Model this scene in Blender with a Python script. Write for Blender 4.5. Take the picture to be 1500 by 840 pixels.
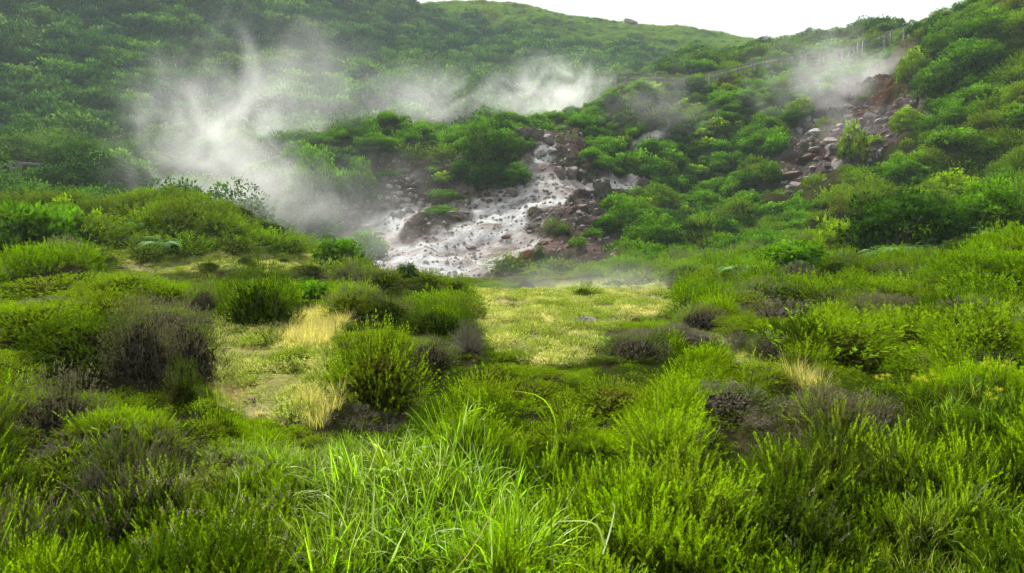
import bpy, math, random
import numpy as np

for o in list(bpy.data.objects):
    bpy.data.objects.remove(o)
SC = bpy.context.scene
COL = SC.collection
random.seed(4)
RNG = np.random.default_rng(11)
R = math.radians

# ------------------------------------------------------------------ camera
F = 1177.0                       # focal length in pixels of a 1500 px wide frame
PITCH = R(9.2)
EYE = 2.10
cam_d = bpy.data.cameras.new('camera')
cam_d.sensor_width = 36
cam_d.lens = 36 * F / 1500
cam_d.clip_start = 0.05
cam_d.clip_end = 3000
cam = bpy.data.objects.new('camera', cam_d)
cam.location = (0, 0, EYE)
cam.rotation_euler = (R(90) - PITCH, 0, 0)
COL.objects.link(cam)
SC.camera = cam

# ------------------------------------------------------------------ light
SUN_EL, SUN_AZ = R(40), R(-24)     # azimuth from +Y, clockwise positive
w = bpy.data.worlds.new('World')
SC.world = w
w.use_nodes = True
nt = w.node_tree
nt.nodes.clear()
wo = nt.nodes.new('ShaderNodeOutputWorld')
bg = nt.nodes.new('ShaderNodeBackground')
bg.inputs['Strength'].default_value = 0.048
sky = nt.nodes.new('ShaderNodeTexSky')
sky.sky_type = 'NISHITA'
sky.sun_disc = False
sky.sun_elevation = SUN_EL
sky.sun_rotation = SUN_AZ
sky.air_density = 1.2
sky.dust_density = 3.0
tc = nt.nodes.new('ShaderNodeTexCoord')
nz = nt.nodes.new('ShaderNodeTexNoise')
nz.inputs['Scale'].default_value = 1.6
nz.inputs['Detail'].default_value = 5
nt.links.new(tc.outputs['Generated'], nz.inputs['Vector'])
# thin cloud lit from behind: brighter towards the veiled sun
dot = nt.nodes.new('ShaderNodeVectorMath'); dot.operation = 'DOT_PRODUCT'
nt.links.new(tc.outputs['Generated'], dot.inputs[0])
dot.inputs[1].default_value = (math.sin(SUN_AZ) * math.cos(SUN_EL), math.cos(SUN_AZ) * math.cos(SUN_EL), math.sin(SUN_EL))
mr = nt.nodes.new('ShaderNodeMapRange')
mr.inputs['From Min'].default_value = 0.1; mr.inputs['From Max'].default_value = 1.0
mr.inputs['To Min'].default_value = 5.2; mr.inputs['To Max'].default_value = 11.0
nt.links.new(dot.outputs['Value'], mr.inputs['Value'])
mn = nt.nodes.new('ShaderNodeMapRange')
mn.inputs['From Min'].default_value = 0.3; mn.inputs['From Max'].default_value = 0.7
mn.inputs['To Min'].default_value = 0.85; mn.inputs['To Max'].default_value = 1.12
nt.links.new(nz.outputs['Fac'], mn.inputs['Value'])
mu = nt.nodes.new('ShaderNodeMath'); mu.operation = 'MULTIPLY'
nt.links.new(mr.outputs[0], mu.inputs[0]); nt.links.new(mn.outputs[0], mu.inputs[1])
cc = nt.nodes.new('ShaderNodeVectorMath'); cc.operation = 'SCALE'
cc.inputs[0].default_value = (1.0, 1.0, 0.985)
nt.links.new(mu.outputs[0], cc.inputs['Scale'])
mx = nt.nodes.new('ShaderNodeMix'); mx.data_type = 'RGBA'
mx.inputs['Factor'].default_value = 0.9
nt.links.new(sky.outputs[0], mx.inputs['A']); nt.links.new(cc.outputs[0], mx.inputs['B'])
nt.links.new(mx.outputs['Result'], bg.inputs['Color'])
nt.links.new(bg.outputs[0], wo.inputs['Surface'])

sun_d = bpy.data.lights.new('sun', 'SUN')
sun_d.energy = 5.0
sun_d.angle = R(4)
sun_d.color = (1.0, 0.95, 0.86)
sun = bpy.data.objects.new('sun', sun_d)
sun.rotation_euler = (R(90) - SUN_EL, 0, -SUN_AZ + math.pi)
COL.objects.link(sun)

SC.view_settings.view_transform = 'Standard'
SC.view_settings.look = 'None'
SC.view_settings.exposure = 1.38
SC.view_settings.gamma = 1.0
SC.render.engine = 'CYCLES'
SC.cycles.max_bounces = 4
SC.cycles.diffuse_bounces = 1
SC.cycles.use_adaptive_sampling = True
SC.cycles.adaptive_threshold = 0.03
SC.cycles.glossy_bounces = 1
SC.cycles.transmission_bounces = 2
SC.cycles.volume_bounces = 2
SC.cycles.transparent_max_bounces = 6
SC.cycles.use_denoising = True
SC.cycles.denoiser = 'OPENIMAGEDENOISE'
SC.cycles.caustics_reflective = False
SC.cycles.caustics_refractive = False
SC.cycles.sample_clamp_indirect = 4

# ------------------------------------------------------------------ noise
def _h(ix, iy, iz, seed):
    h = (ix.astype(np.int64) * 73856093) ^ (iy.astype(np.int64) * 19349663) ^ (iz.astype(np.int64) * 83492791) ^ (seed * 2654435)
    h = (h ^ (h >> 13)) * 1274126177 & 0xffffffff
    h = (h ^ (h >> 16)) * 2246822519 & 0xffffffff
    return ((h ^ (h >> 15)) & 0xffffff) / float(0xffffff)

def vnoise(x, y, z=0.0, seed=0):
    x = np.asarray(x, float); y = np.asarray(y, float); z = np.asarray(z, float) + 0 * x
    ix, iy, iz = np.floor(x), np.floor(y), np.floor(z)
    fx, fy, fz = x - ix, y - iy, z - iz
    fx, fy, fz = [f * f * (3 - 2 * f) for f in (fx, fy, fz)]
    out = 0
    flat = not np.any(iz) and not np.any(fz)
    for dz in ((0,) if flat else (0, 1)):
        wz = 1.0 if flat else (fz if dz else 1 - fz)
        for dx in (0, 1):
            wx = fx if dx else 1 - fx
            for dy in (0, 1):
                wy = fy if dy else 1 - fy
                out = out + _h(ix + dx, iy + dy, iz + dz, seed) * wx * wy * wz
    return out * 2 - 1

def fbm(x, y, z=0.0, oct=4, seed=0, gain=0.5):
    a, s, t = 1.0, 0, 0
    for k in range(oct):
        s = s + a * vnoise(x * 2 ** k, y * 2 ** k, np.asarray(z) * 2 ** k, seed + 17 * k)
        t += a; a *= gain
    return s / t

def worley(x, y, z=0.0, seed=0):
    """first and second distance to jittered cell points"""
    x = np.asarray(x, float); y = np.asarray(y, float); z = np.asarray(z, float) + 0 * x
    ix, iy, iz = np.floor(x), np.floor(y), np.floor(z)
    f1 = np.full(x.shape, 9.0); f2 = np.full(x.shape, 9.0); idv = np.zeros(x.shape)
    for dx in (-1, 0, 1):
        for dy in (-1, 0, 1):
            for dz in (-1, 0, 1):
                cx, cy, cz = ix + dx, iy + dy, iz + dz
                px = cx + _h(cx, cy, cz, seed); py = cy + _h(cx, cy, cz, seed + 5); pz = cz + _h(cx, cy, cz, seed + 9)
                d = np.sqrt((px - x) ** 2 + (py - y) ** 2 + (pz - z) ** 2)
                near = d < f1
                f2 = np.where(near, f1, np.minimum(f2, d))
                idv = np.where(near, _h(cx, cy, cz, seed + 3), idv)
                f1 = np.where(near, d, f1)
    return f1, f2, idv

def sstep(a, b, x):
    t = np.clip((x - a) / (b - a), 0, 1)
    return t * t * (3 - 2 * t)

# ------------------------------------------------------------------ pixel <-> place
CP, SP = math.cos(PITCH), math.sin(PITCH)
def ray(px, py):
    a = (px - 750) / F; v = (420 - py) / F
    return a, CP + v * SP, -SP + v * CP
def at(px, py, Y):
    a, b, c = ray(px, py)
    return (a / b * Y, Y, EYE + c / b * Y)
def proj(x, y, z):
    z = z - EYE
    d = y * CP - z * SP
    d = np.where(np.abs(d) < 1e-3, 1e-3, d)
    v = (y * SP + z * CP) / d
    return 750 + F * x / d, 420 - F * v
def inpoly(px, py, poly):
    px = np.asarray(px, float); py = np.asarray(py, float)
    c = np.zeros(px.shape, bool)
    n = len(poly)
    for i in range(n):
        x0, y0 = poly[i]; x1, y1 = poly[(i + 1) % n]
        if y0 == y1: continue
        m = ((y0 > py) != (y1 > py)) & (px < (x1 - x0) * (py - y0) / (y1 - y0) + x0)
        c ^= m
    return c

# ------------------------------------------------------------------ the lie of the land: feature lines, each (px, distance, py)
LINES = [
 [(-900, 3.2, 'z', .05), (0, 3.2, 'z', .05), (750, 3.2, 'z', .0), (1500, 3.2, 'z', .03), (2400, 3.2, 'z', .1)],
 [(-900, 6.5, 'z', .4), (0, 6.5, 'z', .12), (300, 6.5, 'z', -.12), (750, 6.5, 'z', -.18), (1200, 6.5, 'z', -.12), (1500, 6.5, 'z', .0), (2400, 6.5, 'z', .3)],
 [(-900, 11, 'z', .4), (0, 11, 'z', -.25), (300, 11, 'z', -.5), (500, 11, 'z', -.6), (750, 11, 'z', -.7), (1000, 11, 'z', -.72), (1200, 11, 'z', -.66), (1500, 11, 'z', -.55), (2400, 11, 'z', .6)],
 [(-900, 21, 'z', .5), (0, 21, 'z', -1.2), (300, 21, 'z', -1.5), (500, 21, 'z', -1.75), (750, 21, 'z', -1.85), (1000, 21, 'z', -1.8), (1200, 21, 'z', -1.5), (1500, 21, 'z', -.7), (2400, 21, 'z', 2)],
 [(-900, 33, 'z', 2.5), (-200, 33, 310), (0, 33, 322), (120, 33, 318), (180, 33, 322), (260, 33, 309), (330, 33, 318), (400, 33, 350), (450, 33, 374), (520, 32, 402), (600, 31, 424), (750, 30, 432), (900, 30, 420), (1050, 30, 404), (1200, 30, 378), (1350, 29, 362), (1500, 28, 340), (1700, 28, 300), (2400, 28, 'z', 4)],
 [(-900, 42, 'z', 1), (0, 42, 'z', -2), (300, 42, 'z', -3.0), (450, 42, 'z', -4.2), (600, 42, 'z', -4.6), (700, 42, 'z', -4.7), (800, 42, 'z', -4.1), (900, 42, 'z', -3.6), (1050, 42, 'z', -3.8), (1200, 40, 'z', -3.0), (1350, 38, 'z', -2.0), (1500, 36, 'z', -.9), (1700, 36, 'z', 1.5), (2400, 36, 'z', 5)],
 [(-900, 56, 'z', 2), (0, 56, 'z', -1.4), (300, 56, 'z', -3.0), (450, 56, 'z', -4), (520, 56, 'z', -3.9), (600, 57, 325), (690, 57, 320), (740, 57, 312), (790, 57, 292), (840, 57, 285), (900, 56, 310), (1050, 56, 330), (1120, 56, 305), (1200, 56, 283), (1350, 52, 240), (1500, 48, 200), (1700, 48, 130), (2400, 48, 'z', 16)],
 [(-900, 72, 'z', 5), (0, 72, 256), (150, 72, 262), (300, 72, 268), (400, 70, 260), (470, 68, 242), (520, 68, 226), (600, 68, 222), (660, 68, 226), (690, 68, 212), (740, 68, 206), (780, 68, 204), (815, 69, 200), (840, 72, 192), (870, 78, 168), (900, 86, 134), (950, 88, 126), (1000, 90, 128), (1050, 92, 119), (1100, 94, 106), (1140, 95, 98), (1200, 95, 92), (1240, 94, 85), (1297, 92, 69), (1345, 88, 52), (1375, 84, 34), (1430, 78, 15), (1500, 72, -8), (1700, 70, -80), (2400, 66, 'z', 30)],
 [(-900, 95, 'z', 12), (0, 92, 222), (150, 95, 232), (300, 100, 236), (450, 104, 228), (520, 106, 222), (600, 106, 212), (700, 106, 198), (800, 108, 190), (870, 110, 176), (900, 112, 165), (950, 116, 120), (1000, 118, 94), (1060, 120, 86), (1100, 122, 80), (1160, 124, 72), (1210, 124, 62), (1250, 122, 56), (1285, 120, 54), (1350, 116, 70), (1500, 105, 60), (1700, 100, 40), (2400, 95, 'z', 32)],
 [(-900, 125, 'z', 30), (0, 125, 110), (150, 135, 112), (300, 150, 115), (450, 168, 118), (600, 182, 118), (750, 190, 118), (900, 190, 112), (1050, 190, 98), (1200, 180, 95), (1500, 160, 90), (2400, 150, 'z', 34)],
 [(-900, 205, 'z', 75), (0, 205, -110), (150, 212, -70), (300, 222, -40), (440, 236, -8), (500, 245, 4), (545, 252, 12), (600, 262, 16), (700, 278, 14), (760, 284, 16), (850, 288, 30), (940, 292, 40), (1030, 298, 54), (1080, 300, 66), (1160, 304, 76), (1300, 304, 86), (1500, 300, 90), (2400, 300, 'z', 34)],
 [(-900, 460, 'z', 70), (0, 460, 'z', 58), (500, 460, 'z', 44), (750, 460, 'z', 38), (1100, 460, 'z', 30), (1500, 460, 'z', 25), (2400, 460, 'z', 25)],
]
for i_, ln_ in enumerate(LINES):      # the viewpoint stands on a small rise
    LINES[i_] = [(c[0], c[1], 'z', c[3] + (0, .12, .32, .35, .35, .35)[min(i_, 5)]) if c[2] == 'z' else c for c in ln_]
UG = np.linspace(-1.35, 1.35, 1081)
KY, KZ = [np.full(UG.shape, 0.6)], [np.zeros(UG.shape)]
for ln in LINES:
    us, ys, zs = [], [], []
    for c in ln:
        if c[2] == 'z':
            a, b, _ = ray(c[0], 400); us.append(a / b); zs.append(c[3])
        else:
            p = at(c[0], c[2], c[1]); us.append(p[0] / p[1]); zs.append(p[2])
        ys.append(c[1])
    yy = np.interp(UG, us, ys); zz = np.interp(UG, us, zs)
    k = np.exp(-np.linspace(-2, 2, 13) ** 2); k /= k.sum()
    pad = lambda v: np.convolve(np.pad(v, 6, 'edge'), k, 'valid')
    KY.append(pad(yy)); KZ.append(pad(zz))
KY = np.array(KY); KZ = np.array(KZ)
NK = len(KY)
_s = np.diff(KZ, axis=0) / np.diff(KY, axis=0)
KM = np.zeros_like(KZ)
for i in range(1, NK - 1):
    a, b = _s[i - 1], _s[i]
    KM[i] = np.where(a * b > 0, 2 * a * b / (a + b + 1e-9 * np.sign(a + b)), 0) * 0.7 + 0.3 * (a + b) / 2
KM[0] = 0; KM[-1] = _s[-1]

def base_height(x, y):
    x = np.asarray(x, float); y = np.asarray(y, float)
    yc = np.maximum(y, 0.6)
    u = np.clip(x / np.maximum(y, 2.0), -1.34, 1.34)
    fi = (u + 1.35) / 2.7 * (len(UG) - 1)
    i0 = np.clip(fi.astype(int), 0, len(UG) - 2); ft = fi - i0
    g = lambda A, k: A[k, i0] * (1 - ft) + A[k, i0 + 1] * ft
    z = np.zeros(x.shape)
    done = np.zeros(x.shape, bool)
    for k in range(NK - 1):
        y0, y1 = g(KY, k), g(KY, k + 1)
        m = (~done) & ((yc <= y1) | (k == NK - 2))
        if not m.any(): continue
        t = np.clip((yc - y0) / (y1 - y0), 0, 1); hh = y1 - y0
        t2, t3 = t * t, t * t * t
        zz = (2 * t3 - 3 * t2 + 1) * g(KZ, k) + (t3 - 2 * t2 + t) * hh * g(KM, k) + (-2 * t3 + 3 * t2) * g(KZ, k + 1) + (t3 - t2) * hh * g(KM, k + 1)
        z = np.where(m, zz, z); done |= m
    return z

# zones of bare ground, outlined where they lie
WHITE = [[(535, 324), (578, 316), (621, 304), (626, 322), (596, 334), (584, 352), (604, 366), (650, 343), (697, 331), (690, 310), (712, 290), (752, 297), (764, 282), (746, 272), (752, 258), (783, 250), (780, 214), (818, 208), (806, 238), (808, 256), (873, 268), (925, 266), (930, 278), (873, 284), (833, 294), (829, 312), (783, 319), (764, 340), (800, 350), (812, 356), (777, 380), (740, 392), (730, 402), (703, 412), (640, 414), (556, 412), (540, 385), (528, 350)],
         [(925, 216), (945, 200), (976, 184), (984, 194), (947, 213)]]
PINK = [[(788, 362), (830, 355), (880, 368), (877, 380), (797, 386), (770, 382)]]
BROWN = [[(496, 258), (560, 240), (650, 236), (690, 236), (760, 196), (850, 190), (858, 230), (850, 262), (940, 262), (960, 282), (870, 300), (905, 330), (930, 350), (910, 388), (800, 392), (700, 410), (540, 412), (500, 360), (480, 310)]]
RROCK = [[(1118, 262), (1127, 240), (1156, 213), (1156, 187), (1187, 165), (1233, 142), (1283, 108), (1340, 72), (1366, 80), (1340, 120), (1330, 140), (1358, 173), (1356, 200), (1300, 229), (1250, 265), (1190, 283), (1140, 284)]]
CLEAR = [[(688, 425), (740, 414), (900, 402), (990, 425), (1006, 446), (960, 462), (900, 472), (884, 500), (856, 532), (790, 545), (722, 522), (702, 490), (690, 455)],
         [(296, 505), (330, 470), (430, 466), (500, 455), (492, 510), (470, 560), (500, 604), (440, 622), (360, 610), (300, 575)],
         [(1030, 496), (1070, 510), (1130, 540), (1205, 572), (1190, 584), (1130, 562), (1060, 528)],
         [(1395, 490), (1440, 498), (1500, 508), (1500, 520), (1440, 514)],
         [(120, 362), (200, 352), (260, 360), (330, 358), (430, 376), (500, 392), (480, 404), (380, 402), (220, 404), (130, 384)]]
def zone(px, py, Y, polys, y0, y1, soft=6.0):
    """soft membership: several jittered tests averaged"""
    acc = np.zeros(px.shape)
    jx = fbm(px / 18, py / 14, 0.0, 3, 3) * soft * 1.6; jy = fbm(px / 18, py / 14, 0.0, 3, 31) * soft
    for k, (dx, dy) in enumerate(((0, 0), (1, .3), (-1, -.3), (.3, 1), (-.3, -1))):
        m = np.zeros(px.shape, bool)
        for p in polys: m |= inpoly(px + jx + dx * soft * .5, py + jy + dy * soft * .4, p)
        acc += m
    return acc / 5 * ((Y > y0) & (Y < y1))

def domes(x, y, d):
    """the heath grows in cushions: height, nearness to the rim and identity of the cushion at a place"""
    wx = x + .35 * vnoise(x * 1.1, y * 1.1, 0, 90); wy = y + .35 * vnoise(x * 1.1, y * 1.1, 0, 91)
    out = np.zeros(x.shape); rim = np.zeros(x.shape); ident = np.zeros(x.shape)
    for cell, A, a, b in ((.85, .17, 1.5, 6), (1.25, .30, 4.5, 15), (2.3, .60, 12, 44), (4.2, 1.5, 42, 110)):
        wgt = sstep(a, a * 1.35, d) * (1 - sstep(b * .85, b, d)) if b < 100 else sstep(a, a * 1.15, d) * (1 - sstep(95, 112, d))
        if wgt.max() <= 0: continue
        f1, f2, idv = worley(wx / cell, wy / cell, 0, 93 + int(cell * 10))
        q = np.clip(1 - (f1 / .68) ** 2, 0, 1) * (.45 + .75 * idv)
        out += wgt * A * q; m = wgt > .5
        rim = np.where(m, 1 - np.clip((f2 - f1) * 3.2, 0, 1), rim); ident = np.where(m, idv, ident)
    return out, rim, ident

def height(x, y, full=False):
    x = np.asarray(x, float); y = np.asarray(y, float)
    z = base_height(x, y)
    d = np.sqrt(x * x + y * y)
    px, py = proj(x, y, z)
    rock = np.maximum(zone(px, py, y, BROWN + WHITE, 37, 84), zone(px, py, y, RROCK, 40, 92))
    white = zone(px, py, y, WHITE, 37, 84)
    clear = zone(px, py, y, CLEAR, 5, 34)
    dm, _, _ = domes(x, y, d)
    if (y < 34).any():
        tx, ty = proj(x, y, z + dm + .22)
        dm = dm * (1 - .9 * np.maximum(zone(tx, ty, y, CLEAR, 2, 34), zone(*proj(x, y, z + .2), y, CLEAR, 2, 34)))
    z = z + dm * (1 - clear) * (1 - rock) * (1 - .8 * sstep(80, 84, y) * (1 - sstep(96, 99, y)) * (px > 870) * (px < 1400)) * (1 - .6 * sstep(26, 30, y) * (1 - sstep(38, 42, y)) * (px > 520) * (px < 900))
    z = z + clear * .07 * fbm(x / .45, y / .45, 0, 3, 44)
    z = z + (0.09 * sstep(1, 3, d) * (1 - sstep(30, 60, d))) * fbm(x / 1.3, y / 1.3, 0, 3, 1) * (1 - .6 * clear)
    z = z + .45 * sstep(22, 25, d) * (1 - sstep(38, 41, d)) * (px < 560) * fbm(x / 2.8, y / 2.8, 0, 3, 47)
    z = z + 0.30 * sstep(12, 24, d) * (1 - sstep(38, 44, d)) * np.abs(fbm(x / 3.2, y / 3.2, 0, 3, 2)) * (1 - clear)
    z = z + 1.5 * sstep(46, 62, d) * (1 - .6 * rock) * (1 - .85 * sstep(80, 84, y) * (1 - sstep(97, 102, y)) * (px > 870)) * fbm(x / 9, y / 9, 0, 4, 7)
    z = z + 3.0 * sstep(110, 170, d) * fbm(x / 38, y / 38, 0, 4, 8)
    if full or rock.max() > 0:
        f1, f2, idv = worley(x / 1.7 + .4 * vnoise(x, y, 0, 4), y / 2.2, z / 1.7, 5)
        block = (idv - .5) * .55 + .30 * np.clip((f2 - f1) * 3.5, 0, 1)
        rid = 1 - np.abs(fbm(x / 3.4, y / 5.5, z / 4, 4, 12))
        z = z + rock * (1 - white) * (block * .8 + (rid - .7) * 1.5)
        g1, g2, gi = worley(x / .8, y / 1.1, z / .8, 25)
        z = z + rock * white * ((rid - .72) * 1.1 + .05 * np.clip((g2 - g1) * 3, 0, 1) + .16 * fbm(x * .5, y * 1.1, 0, 4, 9))
    z = z - 1.5 * sstep(58, 64, y) * (1 - sstep(78, 84, y)) * sstep(880, 930, px) * (1 - sstep(1120, 1160, px)) * (1 - np.clip(rock * 2, 0, 1)) * np.clip(1 - np.abs(fbm((x - .35 * y) / 7, y / 26, 0, 3, 48)) * 3.2, 0, 1)
    scar = zone(px, py, y, RROCK, 40, 92)
    if scar.max() > 0:
        h1, h2, hi = worley(x / 2.6, y / 3.2 + z / 3, z / 2.2, 55)
        z = z + scar * ((hi - .4) * 1.1 + .35 * np.clip((h2 - h1) * 3, 0, 1))
    if full: return z, px, py, rock, white, clear, idv if rock.max() > 0 else None
    return z

_ys = np.concatenate([np.geomspace(1.2, 34, 420), np.linspace(34.05, 125, 420), np.geomspace(126, 400, 120)])
def hit(px, py):
    """first place on the ground seen along a ray"""
    a, b, c = ray(px, py)
    X = a / b * _ys; Z = EYE + c / b * _ys
    g = height(X, _ys)
    i = np.argmax(Z < g)
    if not (Z < g).any(): return None
    if i == 0: return np.array([X[0], _ys[0], g[0]])
    e0, e1 = Z[i - 1] - g[i - 1], g[i] - Z[i]; t = e0 / (e0 + e1 + 1e-9)
    yv = _ys[i - 1] + (_ys[i] - _ys[i - 1]) * t
    return np.array([a / b * yv, yv, EYE + c / b * yv])

# ------------------------------------------------------------------ materials
def new_mat(name):
    m = bpy.data.materials.new(name); m.use_nodes = True
    m.node_tree.nodes.clear()
    return m, m.node_tree
def N(nt, t, **kw):
    n = nt.nodes.new(t)
    for k, v in kw.items(): setattr(n, k, v)
    return n
def L(nt, a, b): nt.links.new(a, b)
def mixc(nt, fac, a, b, mode='MIX'):
    m = N(nt, 'ShaderNodeMix', data_type='RGBA', blend_type=mode)
    for s, v in ((m.inputs['Factor'], fac), (m.inputs['A'], a), (m.inputs['B'], b)):
        if isinstance(v, bpy.types.NodeSocket): L(nt, v, s)
        elif isinstance(v, (tuple, list)): s.default_value = (*v[:3], 1)
        else: s.default_value = v
    return m.outputs['Result']
def math_(nt, op, a, b=None, c=None, clamp=False):
    m = N(nt, 'ShaderNodeMath', operation=op, use_clamp=clamp)
    for i, v in enumerate((a, b, c)):
        if v is None: continue
        if isinstance(v, bpy.types.NodeSocket): L(nt, v, m.inputs[i])
        else: m.inputs[i].default_value = v
    return m.outputs[0]
def maprange(nt, v, a, b, c=0.0, d=1.0):
    m = N(nt, 'ShaderNodeMapRange'); L(nt, v, m.inputs['Value'])
    for k, x in (('From Min', a), ('From Max', b), ('To Min', c), ('To Max', d)): m.inputs[k].default_value = x
    return m.outputs[0]
def noise_(nt, vec, scale, detail=3, rough=.55):
    n = N(nt, 'ShaderNodeTexNoise'); n.inputs['Scale'].default_value = scale
    n.inputs['Detail'].default_value = detail; n.inputs['Roughness'].default_value = rough
    if vec is not None: L(nt, vec, n.inputs['Vector'])
    return n.outputs['Fac']

def foliage(name, base, tip, dry, dry_amount=.3, patch=.35, fine=2.0, trans=.30, rough=.55, alt=None):
    """leaf: woody colour darkened as painted shade low down, fresh colour brightened at the tip, plants of drier growth in patches"""
    m, nt = new_mat(name)
    geo = N(nt, 'ShaderNodeNewGeometry')
    ah = N(nt, 'ShaderNodeAttribute', attribute_name='h').outputs['Fac']
    ar = N(nt, 'ShaderNodeAttribute', attribute_name='r').outputs['Fac']
    ti = N(nt, 'ShaderNodeAttribute', attribute_name='tint', attribute_type='INSTANCER').outputs['Fac']
    oi = N(nt, 'ShaderNodeObjectInfo').outputs['Random']
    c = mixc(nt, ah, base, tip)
    if alt: c = mixc(nt, math_(nt, 'MULTIPLY', oi, .8), c, mixc(nt, .5, alt, c))
    n1 = noise_(nt, geo.outputs['Position'], patch, 3)
    f = math_(nt, 'ADD', maprange(nt, n1, .42, .66, 0, 1), math_(nt, 'MULTIPLY', ti, .5))
    n2 = noise_(nt, geo.outputs['Position'], fine, 2)
    f = math_(nt, 'MULTIPLY', f, maprange(nt, n2, .35, .6, .25, 1.0))
    f = math_(nt, 'MULTIPLY', f, dry_amount, clamp=True)
    c = mixc(nt, f, c, dry)
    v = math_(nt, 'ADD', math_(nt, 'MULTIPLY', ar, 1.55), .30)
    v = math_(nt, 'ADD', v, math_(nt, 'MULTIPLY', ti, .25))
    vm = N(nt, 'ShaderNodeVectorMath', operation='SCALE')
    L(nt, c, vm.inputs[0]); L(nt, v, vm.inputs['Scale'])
    if rough < .4:                                   # only the broad grass blades have a sheen
        d = N(nt, 'ShaderNodeBsdfPrincipled')
        L(nt, vm.outputs[0], d.inputs['Base Color'])
        d.inputs['Roughness'].default_value = rough
        d.inputs['Specular IOR Level'].default_value = .15
    else:
        d = N(nt, 'ShaderNodeBsdfDiffuse')
        L(nt, vm.outputs[0], d.inputs['Color'])
    t = N(nt, 'ShaderNodeBsdfTranslucent')
    tcx = mixc(nt, 1.0, vm.outputs[0], (1.0, 1.2, .4), 'MULTIPLY')
    L(nt, tcx, t.inputs['Color'])
    mxs = N(nt, 'ShaderNodeMixShader'); mxs.inputs[0].default_value = trans
    L(nt, d.outputs[0], mxs.inputs[1]); L(nt, t.outputs[0], mxs.inputs[2])
    out = N(nt, 'ShaderNodeOutputMaterial'); L(nt, mxs.outputs[0], out.inputs['Surface'])
    return m

def solid(name, col, rough=.8, var=.35, scale=8, bump=.2, col2=None):
    m, nt = new_mat(name)
    tcn = N(nt, 'ShaderNodeTexCoord').outputs['Object']
    n = noise_(nt, tcn, scale, 6, .65)
    c2 = col2 or tuple(c * (1 - var) for c in col)
    c = mixc(nt, maprange(nt, n, .35, .65), c2, col)
    d = N(nt, 'ShaderNodeBsdfPrincipled'); L(nt, c, d.inputs['Base Color']); d.inputs['Roughness'].default_value = rough
    d.inputs['Specular IOR Level'].default_value = .3
    b = N(nt, 'ShaderNodeBump'); b.inputs['Strength'].default_value = bump; b.inputs['Distance'].default_value = .05
    L(nt, noise_(nt, tcn, scale * 3, 6, .7), b.inputs['Height']); L(nt, b.outputs[0], d.inputs['Normal'])
    out = N(nt, 'ShaderNodeOutputMaterial'); L(nt, d.outputs[0], out.inputs['Surface'])
    return m

M = {}
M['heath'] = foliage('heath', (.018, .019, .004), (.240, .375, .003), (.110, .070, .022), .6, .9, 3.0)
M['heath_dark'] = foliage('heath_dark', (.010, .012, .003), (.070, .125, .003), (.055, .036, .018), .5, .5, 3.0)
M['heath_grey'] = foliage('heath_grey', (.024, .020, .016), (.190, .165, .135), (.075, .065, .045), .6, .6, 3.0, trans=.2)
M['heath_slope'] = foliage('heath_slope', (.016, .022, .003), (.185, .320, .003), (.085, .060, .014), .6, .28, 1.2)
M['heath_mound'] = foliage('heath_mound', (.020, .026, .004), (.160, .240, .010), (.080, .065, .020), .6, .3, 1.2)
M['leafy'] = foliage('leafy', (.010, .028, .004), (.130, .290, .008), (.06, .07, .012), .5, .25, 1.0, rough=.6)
M['leafy_lime'] = foliage('leafy_lime', (.04, .07, .005), (.260, .410, .006), (.1, .1, .02), .4, .25, 1.0, rough=.6)
M['leafy_dark'] = foliage('leafy_dark', (.008, .018, .003), (.050, .125, .010), (.03, .04, .01), .4, .25, 1.0, rough=.6)
M['wood_leaf'] = foliage('wood_leaf', (.008, .024, .007), (.070, .160, .026), (.055, .060, .022), .6, .035, .12, rough=.7)
M['wood_dark'] = foliage('wood_dark', (.006, .016, .005), (.040, .095, .020), (.04, .04, .02), .5, .035, .12, rough=.7)
M['wood_light'] = foliage('wood_light', (.014, .034, .007), (.115, .210, .032), (.08, .08, .03), .6, .035, .12, rough=.7)
M['grass'] = foliage('grass', (.07, .11, .008), (.260, .470, .004), (.28, .22, .07), .5, .8, 3.0, trans=.45, rough=.35)
M['grass_pale'] = foliage('grass_pale', (.20, .26, .10), (.42, .50, .30), (.3, .3, .15), .3, .8, 3.0, trans=.3, rough=.3)
M['straw'] = foliage('straw', (.36, .30, .13), (.60, .48, .25), (.3, .30, .08), .5, .9, 3.0, trans=.4)
M['moss'] = foliage('moss', (.20, .23, .045), (.34, .42, .075), (.64, .56, .30), 1.0, 1.1, 3.0, trans=.2)
M['fern'] = foliage('fern', (.05, .11, .03), (.14, .27, .09), (.2, .2, .1), .3, .3, 1.0, trans=.35)
M['flower'] = foliage('flower', (.35, .33, .03), (.60, .55, .05), (.4, .35, .05), .2, .5, 2.0, trans=.3)
M['bloom'] = foliage('bloom', (.30, .24, .22), (.50, .42, .42), (.3, .25, .2), .2, .5, 2.0, trans=.3)
M['twig'] = solid('twig', (.11, .075, .055), .9, .5, 20)
M['twig_grey'] = solid('twig_grey', (.26, .22, .20), .9, .4, 20)
M['weathered_wood'] = solid('weathered_wood', (.25, .24, .23), .85, .4, 3)
M['boulder'] = solid('boulder', (.15, .135, .125), .9, .5, 1.4, .5, (.07, .058, .05))
M['pale_stone'] = solid('pale_stone', (.34, .33, .32), .85, .4, 1.6, .5, (.13, .11, .105))
M['purple_stone'] = solid('purple_stone', (.22, .18, .185), .85, .5, 1.2, .5, (.09, .065, .065))
M['rust_stone'] = solid('rust_stone', (.13, .060, .040), .9, .5, 1.4, .5, (.06, .03, .025))

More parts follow.
